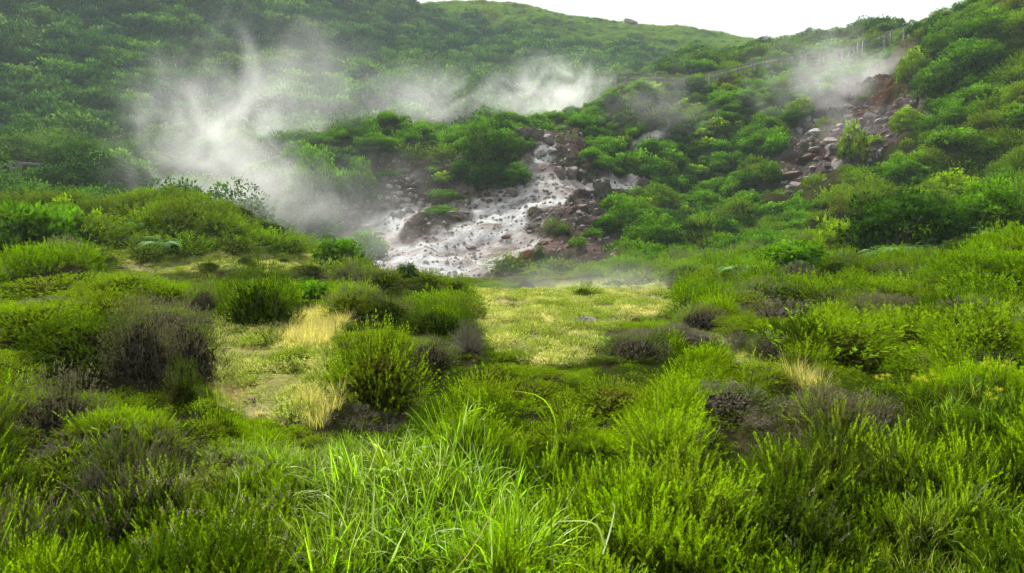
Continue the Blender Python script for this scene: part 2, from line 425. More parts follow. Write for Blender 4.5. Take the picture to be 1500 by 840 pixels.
# ------------------------------------------------------------------ plant geometry
class MB:
    def __init__(s): s.v, s.f, s.h, s.r, s.m, s.n = [], [], [], [], [], 0
    def add(s, v, f, h, r, m):
        s.v.append(v); s.f.append(f + s.n); s.h.append(h); s.r.append(r); s.m.append(np.full(len(f), m)); s.n += len(v)
    def leaves(s, P, D, Nn, Ln, W, h, r, m=0, wide=.42, fold=0.0):
        S = np.cross(D, Nn); S /= np.linalg.norm(S, axis=1, keepdims=True) + 1e-9
        n = len(P)
        up = np.cross(S, D)
        mid = P + D * (Ln * wide)[:, None] + up * (Ln * fold)[:, None]
        v = np.stack([P, mid + S * (W / 2)[:, None], P + D * Ln[:, None], mid - S * (W / 2)[:, None]], 1).reshape(-1, 3)
        f = np.arange(4 * n).reshape(n, 4)
        s.add(v, f, np.repeat(h, 4), np.repeat(r, 4), m)
    def tube(s, pts, rad, m=0, sides=3, h=0.0):
        pts = np.asarray(pts, float); k = len(pts); rad = np.broadcast_to(rad, k)
        d = np.gradient(pts, axis=0); d /= np.linalg.norm(d, axis=1, keepdims=True) + 1e-9
        a = np.cross(d, (0.31, .82, .47)); a /= np.linalg.norm(a, axis=1, keepdims=True) + 1e-9
        b = np.cross(d, a)
        an = np.arange(sides) / sides * 2 * np.pi
        v = pts[:, None] + rad[:, None, None] * (np.cos(an)[None, :, None] * a[:, None] + np.sin(an)[None, :, None] * b[:, None])
        f = []
        for i in range(k - 1):
            for j in range(sides):
                f.append((i * sides + j, i * sides + (j + 1) % sides, (i + 1) * sides + (j + 1) % sides, (i + 1) * sides + j))
        s.add(v.reshape(-1, 3), np.array(f), np.full(k * sides, h), np.full(k * sides, .5), m)
    def ribbon(s, pts, wid, side, m=0, r=.5, fold=.25):
        """grass blade: a strip with a crease"""
        pts = np.asarray(pts, float); k = len(pts)
        d = np.gradient(pts, axis=0); d /= np.linalg.norm(d, axis=1, keepdims=True) + 1e-9
        S = np.broadcast_to(side, pts.shape); S = S - (S * d).sum(1, keepdims=True) * d; S = S / (np.linalg.norm(S, axis=1, keepdims=True) + 1e-9)
        U = np.cross(S, d)
        w = np.asarray(wid)[:, None]
        v = np.stack([pts - S * w / 2 + U * w * fold, pts, pts + S * w / 2 + U * w * fold], 1).reshape(-1, 3)
        f = []
        for i in range(k - 1):
            a = 3 * i
            f += [(a, a + 1, a + 4, a + 3), (a + 1, a + 2, a + 5, a + 4)]
        s.add(v, np.array(f), np.repeat(np.linspace(0, 1, k), 3), np.full(3 * k, r), m)
    def mesh(s, name, mats, smooth=False, only=None):
        if only is not None:                       # just the chunks of one material
            q = MB(); n0 = 0
            for v, f, h, r, m in zip(s.v, s.f, s.h, s.r, s.m):
                if m[0] == only: q.add(v, f - n0, h, r, 0)
                n0 += len(v)
            return q.mesh(name, mats, smooth)
        me = bpy.data.meshes.new(name)
        v = np.concatenate(s.v).astype(np.float32); f = np.concatenate(s.f).astype(np.int32)
        nf = len(f)
        me.vertices.add(len(v)); me.vertices.foreach_set('co', v.ravel())
        me.loops.add(nf * 4); me.loops.foreach_set('vertex_index', f.ravel())
        me.polygons.add(nf); me.polygons.foreach_set('loop_start', np.arange(0, nf * 4, 4, dtype=np.int32))
        me.polygons.foreach_set('material_index', np.concatenate(s.m).astype(np.int32))
        if smooth: me.polygons.foreach_set('use_smooth', np.ones(nf, bool))
        for nm, arr in (('h', s.h), ('r', s.r)):
            a = me.attributes.new(nm, 'FLOAT', 'POINT'); a.data.foreach_set('value', np.concatenate(arr).astype(np.float32))
        for m in mats: me.materials.append(M[m])
        me.update(calc_edges=True); me.validate()
        return me

def unit(v): return v / (np.linalg.norm(v, axis=-1, keepdims=True) + 1e-9)
def rnd(*s): return RNG.random(s)
def rn(*s): return RNG.normal(size=s)
def frames(D, roll=None):
    """rotation matrices whose third column is D"""
    D = unit(D); n = len(D)
    a = unit(np.cross(D, unit(rn(n, 3))))
    b = np.cross(D, a)
    return np.stack([a, b, D], 2)

def sprig_template(n, length, nl, nw, spread=.75, branches=0):
    """needles in whorls about a curved twig along +Z"""
    t = np.sort(rnd(n)) * .92 + .08
    ang = np.arange(n) * 2.4 + rnd(n) * .6
    P = np.stack([.05 * length * np.sin(t * 2.5), 0 * t, t * length], 1)
    out = np.stack([np.cos(ang), np.sin(ang), 0 * ang], 1)
    k = spread * (1.05 - .6 * t)
    D = unit(out * k[:, None] + np.array((0, 0, 1.0)))
    Nn = unit(np.cross(D, np.cross(np.array((0, 0, 1.)), D) + 1e-3))
    Ln = nl * (1.15 - .45 * t) * (.75 + .5 * rnd(n)); W = np.full(n, nw) * (.8 + .4 * rnd(n))
    return P, D, Nn, Ln, W, t
def place(mb, T, O, Rm, S, hb, m=0, rr=None):
    P, D, Nn, Ln, W, t = T
    n, k = len(P), len(O)
    X = np.einsum('kij,nj->kni', Rm, P) * S[:, None, None] + O[:, None]
    DD = np.einsum('kij,nj->kni', Rm, D); NN = np.einsum('kij,nj->kni', Rm, Nn)
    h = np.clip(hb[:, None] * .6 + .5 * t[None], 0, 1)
    r = (rr[:, None] * .6 if rr is not None else rnd(k, 1) * .6) + rnd(k, n) * .4
    mb.leaves(X.reshape(-1, 3), DD.reshape(-1, 3), NN.reshape(-1, 3), (S[:, None] * Ln[None]).ravel(), (S[:, None] * W[None]).ravel(), h.ravel(), r.ravel(), m)

def heather_clump(name, mats, stems=16, H=.27, R0=.10, nl=.019, nw=.0046, nn=40, side=3, bloom=0.0):
    """ground heather seen close: upright plumes on woody twigs"""
    mb = MB()
    T = [sprig_template(nn, 1.0, nl / .14, nw / .14, .9) for _ in range(3)]
    for i in range(stems):
        a = rnd() * 6.28; q = math.sqrt(rnd()) * R0
        lean = np.array((math.cos(a), math.sin(a), 0)) * (q / R0) * .45 + rn(3) * .1
        h = H * (.65 + .5 * rnd())
        base = np.array((math.cos(a) * q, math.sin(a) * q, -.06))
        ts = np.linspace(0, 1, 6)[:, None]
        pts = base + np.array((0, 0, 1.)) * ts * h + lean * h * (ts ** 1.6) + .012 * rn(3) * np.sin(ts * 5)
        mb.tube(pts, np.linspace(.0022, .0008, 6), 1)
        O, D, S, hb = [], [], [], []
        tip = unit(pts[-1] - pts[-3])
        O.append(pts[3] * .5 + pts[4] * .5); D.append(tip); S.append(.13 + .06 * rnd()); hb.append(1.)
        O.append(pts[2]); D.append(unit(pts[3] - pts[2])); S.append(.13); hb.append(.45)
        for j in range(side):
            t = .35 + .55 * rnd(); p = pts[0] + (pts[-1] - pts[0]) * t
            k = int(t * 5); p = pts[k] + (pts[min(k + 1, 5)] - pts[k]) * (t * 5 - k)
            O.append(p); D.append(unit(tip * .9 + unit(rn(3)) * .8 + (0, 0, .3))); S.append(.05 + .06 * rnd()); hb.append(t)
        place(mb, T[i % 3], np.array(O), frames(np.array(D)), np.array(S), np.array(hb), 0)
        if bloom and rnd() < bloom:
            n = 40; t = .55 + .45 * rnd(n)
            p = pts[-1] - tip * (1 - t)[:, None] * h * .35 + rn(n, 3) * .008
            mb.leaves(p, unit(rn(n, 3)), unit(rn(n, 3)), np.full(n, .009), np.full(n, .006), np.full(n, .8), rnd(n), 2)
    return mb.mesh(name, mats)

def tuft(name, mats, sprigs=70, H=.32, R0=.2, SL=.16, nn=13, nl=.03, nw=.008, skirt=.35, split=False):
    """a small cushion of heath for the middle distance: plumes over a dome"""
    mb = MB()
    T = [sprig_template(nn, 1.0, nl / SL, nw / SL, .9) for _ in range(3)]
    u = rnd(sprigs); a = rnd(sprigs) * 6.283
    el = np.arcsin(np.clip(u * (1 + skirt) - skirt, -1, 1))
    D = np.stack([np.cos(el) * np.cos(a), np.cos(el) * np.sin(a), np.sin(el)], 1)
    q = np.where(rnd(sprigs) < .72, .78 + .16 * rnd(sprigs), .45 + .28 * rnd(sprigs)) if split else (.55 + .35 * rnd(sprigs))
    lump = 1 + (.13 if split else .22) * fbm(D[:, 0] * 2.2, D[:, 1] * 2.2, D[:, 2] * 2.2 + 3.3, 2, RNG.integers(99))
    O = D * np.array((R0, R0, H)) * (q * lump)[:, None] + (0, 0, .02)
    DD = unit(D + (0, 0, .45 if split else .55) + rn(sprigs, 3) * (.2 if split else .28))
    S = SL * (.7 + .6 * rnd(sprigs))
    hb = np.clip(.15 + .85 * (D[:, 2] * .6 + .4) * q * 1.15, 0, 1)  # low and inner sprigs take the dark end: underside shade put into the colour
    for k in range(3):
        s = np.arange(sprigs) % 3 == k
        place(mb, T[k], O[s], frames(DD[s]), S[s], hb[s], 0)
    if split:  # inner leaves kept dark: the shaded interior is painted by their colour
        n = 2000; dd = unit(rn(n, 3)); dd[:, 2] = np.where(dd[:, 2] < -.15, -dd[:, 2], dd[:, 2])
        lc = 1 + .13 * fbm(dd[:, 0] * 2.2, dd[:, 1] * 2.2, dd[:, 2] * 2.2 + 3.3, 2, 5)
        mb.leaves(dd * np.array((R0, R0, H)) * ((.42 + .30 * rnd(n)) * lc)[:, None], unit(rn(n, 3)), unit(dd + rn(n, 3) * .6), np.full(n, .042), np.full(n, .026), .10 + .2 * rnd(n), rnd(n), 0)
    for i in range(7):
        d = unit(rn(3) + (0, 0, 1.2)); d[2] = abs(d[2])
        mb.tube([(0, 0, -.05), tuple(d * (R0 * .5, R0 * .5, H * .5)), tuple(d * (R0 * .75, R0 * .75, H * .75))], [.006, .004, .002], 1)
    if split: return mb.mesh(name, mats[:1], only=0), mb.mesh(name + '_stems', mats[1:2], only=1)
    return mb.mesh(name, mats)

def crown_leaves(mb, Rx, Rz, clumps, per, size, z0=0.0, m=0, aspect=.5, clump_r=.34, up=.5, full=False):
    """foliage gathered in clumps over an uneven dome, gaps between the clumps"""
    a = rnd(clumps) * 6.283; el = np.arcsin(np.clip(rnd(clumps) * (1.3 if not full else 1.7) - (.3 if not full else .7), -.95, 1))
    q = .55 + .4 * rnd(clumps)
    C = np.stack([np.cos(el) * np.cos(a) * Rx, np.cos(el) * np.sin(a) * Rx, np.sin(el) * Rz], 1) * q[:, None]
    C[:, 2] += z0
    cr = clump_r * Rx * (.6 + .8 * rnd(clumps)); cb = rnd(clumps)
    d = unit(rn(clumps, per, 3) + (0, 0, up))
    sh = (.72 + .36 * rnd(clumps, per, 1))
    P = C[:, None] + d * cr[:, None, None] * sh * np.array((1, 1, .72))
    Dl = unit(d + rn(clumps, per, 3) * .55 + (0, 0, -.1))
    Nn = unit(d + rn(clumps, per, 3) * .5 + (0, 0, .6))
    Ln = size * (.6 + .8 * rnd(clumps, per)); W = Ln * aspect
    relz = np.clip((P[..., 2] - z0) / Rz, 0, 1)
    h = np.clip(.15 + .55 * relz + .35 * d[..., 2], 0, 1)  # clump tops lighter, undersides and gaps darker: light and shade in the colour
    r = .55 * cb[:, None] + .45 * rnd(clumps, per)
    P, Dl, Nn = P.reshape(-1, 3), Dl.reshape(-1, 3), Nn.reshape(-1, 3)
    mb.leaves(P, Dl, Nn, Ln.ravel(), W.ravel(), h.ravel(), r.ravel(), m, fold=.06)
    return C

def crown_mesh(name, mats, Rx=1., Rz=.8, clumps=34, per=34, size=.2, z0=.25, limbs=True, split=False, **kw):
    mb = MB()
    C = crown_leaves(mb, Rx, Rz, clumps, per, size, z0, 0, **kw)
    if limbs:
        tb = np.array((0, 0, -.3 * Rx))
        for c in C[:9]:
            mid = tb * .4 + c * .45 + rn(3) * .06 * Rx
            mb.tube([tb, mid, c], [.05 * Rx, .03 * Rx, .012 * Rx], 1, 4)
    if split: return mb.mesh(name, mats[:1], only=0), mb.mesh(name + '_trunk', mats[1:2], only=1)
    return mb.mesh(name, mats)

def grass_tuft(name, mats, blades=26, H=.5, wid=.006, R0=.06, bend=.5, seg=6, pale=0.0, spread=.5):
    mb = MB()
    for i in range(blades):
        a = rnd() * 6.283; q = math.sqrt(rnd()) * R0
        b = np.array((math.cos(a) * q, math.sin(a) * q, -.02))
        az = a + rn() * .9; out = np.array((math.cos(az), math.sin(az), 0))
        h = H * (.45 + .65 * rnd()); lean = spread * (.2 + .8 * rnd()); bd = bend * rnd() ** 1.5 * 2
        t = np.linspace(0, 1, seg)
        th = lean + bd * t ** 2 * 1.6
        st = h / (seg - 1)
        pts = [b]
        for k in range(1, seg): pts.append(pts[-1] + st * (out * math.sin(th[k]) + np.array((0, 0, 1.)) * math.cos(th[k])))
        wd = wid * (.6 + .8 * rnd()) * np.array([1 - (x ** 2.2) * .96 for x in t])
        side = np.array((-out[1], out[0], 0)) + rn(3) * .35
        mb.ribbon(pts, wd, side, 1 if rnd() < pale else 0, rnd())
    return mb.mesh(name, mats)

def fern_mesh(name):
    mb = MB()
    for i in range(9):
        a = i / 9 * 6.283 + rn() * .25; out = np.array((math.cos(a), math.sin(a), 0)); t = np.linspace(0, 1, 18)
        ln = .55 + .3 * rnd()
        p = out * (t * .8)[:, None] * ln + np.array((0, 0, 1.)) * (t * (1.15 - t) * 1.1)[:, None] * ln
        mb.tube(p[::4], [.006, .005, .004, .003, .002][:len(p[::4])], 0)
        d = unit(np.gradient(p, axis=0))
        for sgn in (-1, 1):
            sd = np.array((-out[1], out[0], 0)) * sgn
            D = unit(sd + d * .45 - np.array((0, 0, .15)))
            L_ = .17 * np.sin(np.clip(t * 2.9 + .25, 0, 3.1)) + .02
            mb.leaves(p, D, np.tile((0, 0, 1.), (18, 1)) + out * .3, L_, np.full(18, .035), .4 + .5 * t, np.full(18, rnd()), 0)
    return mb.mesh(name, ['fern'])

def flower_mesh(name):
    mb = MB()
    for i in range(5):
        a = rnd() * 6.28; tip = np.array((math.cos(a) * .09, math.sin(a) * .09, .50 + .2 * rnd()))
        mb.tube([(0, 0, 0), tip * .55 + (0, 0, .05), tip], [.004, .003, .002], 1)
        n = 60
        p = tip + rn(n, 3) * (.03, .03, .014)
        mb.leaves(p, unit(rn(n, 3) + (0, 0, .6)), unit(rn(n, 3)), np.full(n, .016), np.full(n, .012), rnd(n), rnd(n), 0)
        n = 14; t = rnd(n)
        mb.leaves(tip * t[:, None], unit(rn(n, 3) + (0, 0, .6)), unit(rn(n, 3) + (0, 0, 1)), np.full(n, .07), np.full(n, .018), t, rnd(n), 1)
    return mb.mesh(name, ['flower', 'leafy'])

def dry_bush_mesh(name, R0=.4, H=.4, mats=('twig_grey', 'heath_grey')):
    """mostly bare, finely twigged"""
    mb = MB()
    for i in range(170):
        d = unit(rn(3) * (1, 1, .6) + (0, 0, .7)); d[2] = abs(d[2]) + .05
        L_ = np.array((R0, R0, H)) * (.75 + .35 * rnd())
        k = rn(3) * .06
        mb.tube([d * L_ * .12, d * L_ * .6 + k, d * L_ + k * 1.3], [.0055, .0035, .0012], 0)
        for j in range(3):
            p = d * L_ * (.55 + .3 * rnd()) + k
            mb.tube([p, p + unit(d + rn(3) * .5) * .12], [.002, .0008], 0)
    n = 1500; d = unit(rn(n, 3) + (0, 0, .5)); d[:, 2] = np.abs(d[:, 2])
    p = d * np.array((R0, R0, H)) * (.7 + .35 * rnd(n, 1))
    mb.leaves(p, unit(d + rn(n, 3) * .4), unit(rn(n, 3)), np.full(n, .022), np.full(n, .006), .3 + .6 * d[:, 2], rnd(n), 1)
    return mb.mesh(name, list(mats))

# ------------------------------------------------------------------ objects
def tag(o, label=None, cat=None, group=None, kind=None):
    if label: o['label'] = label
    if cat: o['category'] = cat
    if group: o['group'] = group
    if kind: o['kind'] = kind
    return o
def link(name, me, loc=(0, 0, 0), rz=0., s=1., parent=None):
    o = bpy.data.objects.new(name, me); COL.objects.link(o)
    o.location = [float(c) for c in loc]; o.rotation_euler = (0, 0, rz)
    o.scale = (s, s, s) if np.isscalar(s) else s
    if parent: o.parent = parent
    return o

def scatter(name, meshes, pts, scl, label, cat, rot=None, idx=None, tint=None, tilt=.12, align=None, lowf=None):
    """one mass of plants nobody could count: points that carry a plant each"""
    n = len(pts)
    lib = bpy.data.collections.new(name + '_plants')
    for i, me in enumerate(meshes):
        o = bpy.data.objects.new('%s_plant_%02d' % (name, i), me); lib.objects.link(o)
    me = bpy.data.meshes.new(name)
    me.vertices.add(n); me.vertices.foreach_set('co', np.asarray(pts, np.float32).ravel())
    rot = np.stack([rn(n) * tilt, rn(n) * tilt, rnd(n) * 6.283], 1) if rot is None else rot
    if align is not None: rot[:, 0] += align[:, 0]; rot[:, 1] += align[:, 1]
    me.attributes.new('rot', 'FLOAT_VECTOR', 'POINT').data.foreach_set('vector', rot.astype(np.float32).ravel())
    scl = np.asarray(scl, float)
    if lowf is not None: scl = np.stack([scl * np.maximum(lowf, .55), scl * np.maximum(lowf, .55), scl * lowf], 1)
    if scl.ndim == 1: scl = np.repeat(scl[:, None], 3, 1)
    me.attributes.new('scl', 'FLOAT_VECTOR', 'POINT').data.foreach_set('vector', scl.astype(np.float32).ravel())
    idx = RNG.integers(0, len(meshes), n) if idx is None else idx
    me.attributes.new('idx', 'INT', 'POINT').data.foreach_set('value', idx.astype(np.int32))
    tint = rn(n) * .5 if tint is None else tint
    me.attributes.new('tint', 'FLOAT', 'POINT').data.foreach_set('value', tint.astype(np.float32))
    o = link(name, me)
    ng = bpy.data.node_groups.new(name, 'GeometryNodeTree')
    ng.interface.new_socket('Geometry', in_out='INPUT', socket_type='NodeSocketGeometry')
    ng.interface.new_socket('Geometry', in_out='OUTPUT', socket_type='NodeSocketGeometry')
    gi = ng.nodes.new('NodeGroupInput'); go = ng.nodes.new('NodeGroupOutput')
    ci = ng.nodes.new('GeometryNodeCollectionInfo'); ci.inputs['Collection'].default_value = lib
    ci.inputs['Separate Children'].default_value = True; ci.inputs['Reset Children'].default_value = True
    ip = ng.nodes.new('GeometryNodeInstanceOnPoints'); ip.inputs['Pick Instance'].default_value = True
    def attr(nm, ty, sock):
        a = ng.nodes.new('GeometryNodeInputNamedAttribute'); a.data_type = ty; a.inputs['Name'].default_value = nm
        ng.links.new(a.outputs['Attribute'], sock)
    er = ng.nodes.new('FunctionNodeEulerToRotation')
    attr('rot', 'FLOAT_VECTOR', er.inputs[0]); ng.links.new(er.outputs[0], ip.inputs['Rotation'])
    attr('scl', 'FLOAT_VECTOR', ip.inputs['Scale']); attr('idx', 'INT', ip.inputs['Instance Index'])
    ng.links.new(gi.outputs[0], ip.inputs['Points']); ng.links.new(ci.outputs[0], ip.inputs['Instance'])
    ng.links.new(ip.outputs[0], go.inputs[0])
    md = o.modifiers.new('plants', 'NODES'); md.node_group = ng
    return tag(o, label, cat, None, 'stuff')

# ------------------------------------------------------------------ the ground
def grid(us, ys):
    U, Y = np.meshgrid(us, ys)
    return U * Y, Y
def sheet(name, X, Y, mat, drop=0.0):
    rows, cols = X.shape
    z, px, py, rock, white, clear, idv = height(X.ravel(), Y.ravel(), True)
    x, y = X.ravel(), Y.ravel()
    if idv is None: idv = np.zeros(x.shape)
    n1 = fbm(x / 2.1, y / 2.1, z / 2, 4, 61); n2 = fbm(x / .5, y / .5, z / .5, 3, 62); n3 = fbm(x / 6, y / 6, z / 6, 3, 63)
    d = np.hypot(x, y)
    def C(*c): return np.array(c)[None]
    def mix(a, b, f): f = np.clip(f, 0, 1)[:, None]; return a * (1 - f) + b * f
    col = mix(C(.040, .034, .016), C(.055, .060, .018), n1 * .5 + .5)                 # litter under the heath
    far = mix(C(.05, .075, .022), C(.085, .11, .035), n3 * .9 + .5)                     # scrub ground of the far hill
    col = mix(col, far, sstep(95, 120, d))
    high = sstep(.085, .17, (z / np.maximum(y, 1))) * sstep(140, 220, d) * sstep(-.25, .05, x / np.maximum(y, 1))
    gr = mix(C(.060, .090, .020), C(.034, .056, .012), fbm(x / 9, y / 16, z / 3, 4, 64) * 1.3 + .5)
    col = mix(col, gr, high)
    # mossy clearings
    mo = mix(C(.28, .30, .08), C(.48, .43, .21), sstep(-.15, .5, n1 + .5 * n2))
    mo = mix(mo, C(.30, .20, .09), sstep(.25, .6, n3 * .5 + n2 * .7))
    mo = mix(mo, C(.52, .49, .36), sstep(.25, .8, fbm(x / .9, y / .9, 0, 3, 66)) * .7)
    col = mix(col, mo, clear)
    # bare slopes round the vents
    br = mix(C(.060, .042, .034), C(.125, .095, .085), n1 * .8 + .5)
    br = mix(br, C(.105, .048, .032), sstep(.22, .5, fbm(x / 4, y / 4, z / 3, 3, 67)))
    br = mix(br, C(.24, .23, .22), sstep(.1, .5, fbm(x / 2.6, y / 2.6, z / 2, 4, 68)) * .8)
    br = mix(br, C(.10, .13, .03), sstep(.1, .45, fbm(x / 3, y / 3, z / 2, 3, 69)) * .75)
    col = mix(col, br, rock)
    rr = zone(px, py, y, RROCK, 40, 92)
    rc = mix(C(.105, .082, .085), C(.075, .080, .028), sstep(.05, .4, fbm(x / 3, y / 3, z / 3, 3, 70)))
    rc = mix(rc, C(.10, .038, .022), sstep(.1, .4, fbm(x / 3.5, y / 3.5, z / 3, 3, 71)))
    rc = mix(rc, C(.115, .115, .05), sstep(130, 100, py) * .8)
    col = mix(col, rc, np.clip(rr * 1.2, 0, 1))
    wc = mix(C(.54, .50, .485), C(.31, .265, .25), sstep(-.15, .35, n1 * .7 + n2 * .5))
    wc = mix(wc, C(.70, .71, .73), sstep(-.1, .3, fbm(x / 3.2, y / 1.1, z, 5, 72, .6)))
    wc = mix(wc, C(.24, .18, .165), sstep(.05, .45, fbm(x / 3.5, y / 1.6, z, 5, 73, .6)) * .85)
    col = mix(col, wc, white)
    pk = zone(px, py, y, PINK, 37, 84)
    col = mix(col, mix(C(.27, .195, .18), C(.14, .08, .065), n1 + .4), pk * .8)
    me = bpy.data.meshes.new(name)
    v = np.stack([x, y, z - drop], 1).astype(np.float32)
    me.vertices.add(len(v)); me.vertices.foreach_set('co', v.ravel())
    i = np.arange(rows * cols).reshape(rows, cols)
    f = np.stack([i[:-1, :-1], i[:-1, 1:], i[1:, 1:], i[1:, :-1]], -1).reshape(-1, 4).astype(np.int32)
    me.loops.add(len(f) * 4); me.loops.foreach_set('vertex_index', f.ravel())
    me.polygons.add(len(f)); me.polygons.foreach_set('loop_start', np.arange(0, len(f) * 4, 4, dtype=np.int32))
    me.polygons.foreach_set('use_smooth', np.ones(len(f), bool))
    a = me.attributes.new('soil', 'FLOAT_COLOR', 'POINT')
    a.data.foreach_set('color', np.concatenate([col, np.ones((len(col), 1))], 1).astype(np.float32).ravel())
    a = me.attributes.new('rockiness', 'FLOAT', 'POINT'); a.data.foreach_set('value', np.maximum(rock * (1 - .85 * white), clear * .2).astype(np.float32))
    me.materials.append(mat)
    me.update(calc_edges=True)
    o = link(name, me)
    return o

gm, nt = new_mat('ground')
at_ = N(nt, 'ShaderNodeAttribute', attribute_name='soil').outputs['Color']
rk = N(nt, 'ShaderNodeAttribute', attribute_name='rockiness').outputs['Fac']
pos = N(nt, 'ShaderNodeNewGeometry').outputs['Position']
na = noise_(nt, pos, 1.7, 8, .7); nb = noise_(nt, pos, 14, 5, .7)
vm = N(nt, 'ShaderNodeVectorMath', operation='SCALE')
L(nt, at_, vm.inputs[0]); L(nt, math_(nt, 'ADD', maprange(nt, na, .3, .7, .55, 1.0), maprange(nt, nb, .3, .7, -.12, .3)), vm.inputs['Scale'])
vor = N(nt, 'ShaderNodeTexVoronoi', feature='DISTANCE_TO_EDGE'); vor.inputs['Scale'].default_value = 1.1; vor.inputs['Randomness'].default_value = 1
L(nt, mixc(nt, .12, pos, N(nt, 'ShaderNodeTexNoise').outputs['Color']), vor.inputs['Vector'])
crack = maprange(nt, vor.outputs['Distance'], 0.0, .07, 0, 1)
crack = math_(nt, 'MAXIMUM', crack, math_(nt, 'SUBTRACT', 1.0, math_(nt, 'MULTIPLY', rk, maprange(nt, noise_(nt, pos, .5, 2), .42, .58))))
cm = mixc(nt, crack, mixc(nt, 1.0, vm.outputs[0], (.5, .42, .40), 'MULTIPLY'), vm.outputs[0])
d = N(nt, 'ShaderNodeBsdfDiffuse'); L(nt, cm, d.inputs['Color']); d.inputs['Roughness'].default_value = .6
b = N(nt, 'ShaderNodeBump'); b.inputs['Strength'].default_value = .8; b.inputs['Distance'].default_value = .35
hh = math_(nt, 'ADD', math_(nt, 'MULTIPLY', na, .8), math_(nt, 'ADD', math_(nt, 'MULTIPLY', nb, .12), math_(nt, 'MULTIPLY', crack, .25)))
L(nt, hh, b.inputs['Height']); L(nt, b.outputs[0], d.inputs['Normal'])
out = N(nt, 'ShaderNodeOutputMaterial'); L(nt, d.outputs[0], out.inputs['Surface'])
M['ground'] = gm

us = np.concatenate([np.linspace(-1.34, -.70, 46)[:-1], np.linspace(-.70, .70, 500), np.linspace(.70, 1.34, 46)[1:]])
ysg = np.concatenate([np.geomspace(1.0, 36, 250)[:-1], np.linspace(36, 98, 300)[:-1], np.geomspace(98, 460, 100)])
X, Y = grid(us, ysg)
tag(sheet('ground', X, Y, gm), kind='structure')
xs = np.linspace(-60, 60, 81); yb = np.linspace(-40, 1.5, 40)
Xb, Yb = np.meshgrid(xs, yb)
tag(sheet('ground_behind_viewpoint', Xb, Yb, gm, .03), kind='structure')

# ------------------------------------------------------------------ the plants one can point at: (px, foot py, width, height, kind, ...)
LIST_A = [
 (368, 486, 122, 104, 'dark', 'heather_bush', 'compact dome of dark green heather standing alone at the back of the left clearing'),
 (548, 596, 158, 124, 'heath', 'heather_bush', 'large rounded heather bush with brown woody underside between the two clearings'),
 (505, 470, 74, 54, 'heath', 'heather_bush', 'soft green heather bush left of the darker wide bush behind the big central one'),
 (560, 476, 90, 62, 'dark', 'heather_bush', 'middle of three joined olive heather bushes behind the big central bush'),
 (634, 494, 108, 80, 'dark', 'heather_bush', 'wide olive brown heather bush at the left edge of the far clearing'),
 (686, 524, 56, 58, 'dry', 'dead_heather', 'grey leafless twiggy bush leaning into the left edge of the far clearing'),
 (625, 540, 76, 56, 'grey', 'heather_bush', 'greyish faded heather bush just behind the big central bush'),
 (425, 545, 72, 48, 'heath', 'heather_bush', 'small bright green heather bush alone on the dry grass of the left clearing'),
 (310, 625, 80, 74, 'heath', 'heather_bush', 'fresh green heather bush at the lower left corner of the left clearing'),
 (262, 600, 54, 70, 'dark', 'heather_bush', 'dark narrow heather bush under the grey flowering one at the left'),
 (262, 548, 100, 100, 'grey', 'heather_bush', 'grey brown heather with faded blooms overhanging the left clearing'),
 (195, 560, 95, 104, 'grey', 'heather_bush', 'brownish heather bush beside the pale blooming one at the left'),
 (225, 500, 110, 80, 'grey', 'heather_bush', 'faded grey heather crowning the left hand bank'),
 (100, 555, 190, 112, 'dark', 'heather_bush', 'broad dark green heather bank at the left edge of the picture'),
 (110, 480, 150, 76, 'heath', 'heather_bush', 'lit green heather bush behind the dark bank at the left'),
 (20, 500, 140, 74, 'heath', 'heather_bush', 'heather bush cut by the left edge of the picture above the dark bank'),
 (50, 440, 170, 52, 'heath', 'heather_bush', 'large low heather hummock in front of the mound at far left'),
 (160, 436, 120, 50, 'heath', 'heather_bush', 'green heather hummock left of the compact dark dome'),
 (230, 440, 80, 44, 'heath', 'heather_bush', 'low green heather between the left bank and the pale stones behind'),
 (292, 458, 50, 46, 'grey', 'heather_bush', 'small brown heather against the left side of the compact dark dome'),
 (445, 446, 74, 46, 'leafy', 'leafy_bush', 'bright leafy bush right of the compact dark dome'),
 (60, 640, 130, 100, 'grey', 'heather_bush', 'brown twiggy heather bush at the left edge in the foreground'),
 (935, 530, 104, 66, 'grey', 'heather_bush', 'brown grey heather bush at the right edge of the far clearing'),
 (1035, 482, 76, 50, 'grey', 'heather_bush', 'olive grey heather bush behind the brown one right of the far clearing'),
 (1086, 514, 70, 50, 'dry', 'dead_heather', 'grey dead heather left of the narrow strip of bare ground'),
 (1140, 530, 70, 52, 'grey', 'heather_bush', 'brown heather bush just above the dry grass patch on the right slope'),
 (1160, 464, 100, 66, 'dark', 'heather_bush', 'dark round bush standing proud of the right hand heath slope'),
 (1075, 622, 150, 80, 'grey', 'heather_bush', 'dark brown heather bush below the dry grass patch at the right'),
 (1100, 455, 70, 40, 'heath', 'heather_bush', 'green heather just left of the dark round bush on the right slope'),
 (900, 610, 130, 70, 'heath', 'heather_bush', 'wide green heather hummock in front of the far clearing'),
 (775, 590, 110, 54, 'heath', 'heather_bush', 'low green heather hummock at the near lip of the far clearing'),
 (885, 512, 46, 26, 'leafy', 'leafy_bush', 'small bright leafy plant at the right lip of the far clearing'),
 (1260, 520, 150, 60, 'heath', 'heather_bush', 'long bright heather hummock below the dark round bush on the right slope'),
 (1440, 470, 90, 44, 'grey', 'heather_bush', 'brownish heather bush above the bare stones at the right edge'),
 (1480, 504, 80, 46, 'dark', 'heather_bush', 'dark heather bush at the right edge beside the bare stones'),
 (1330, 500, 120, 50, 'heath', 'heather_bush', 'green heather hummock left of the bare stones near the right edge'),
]
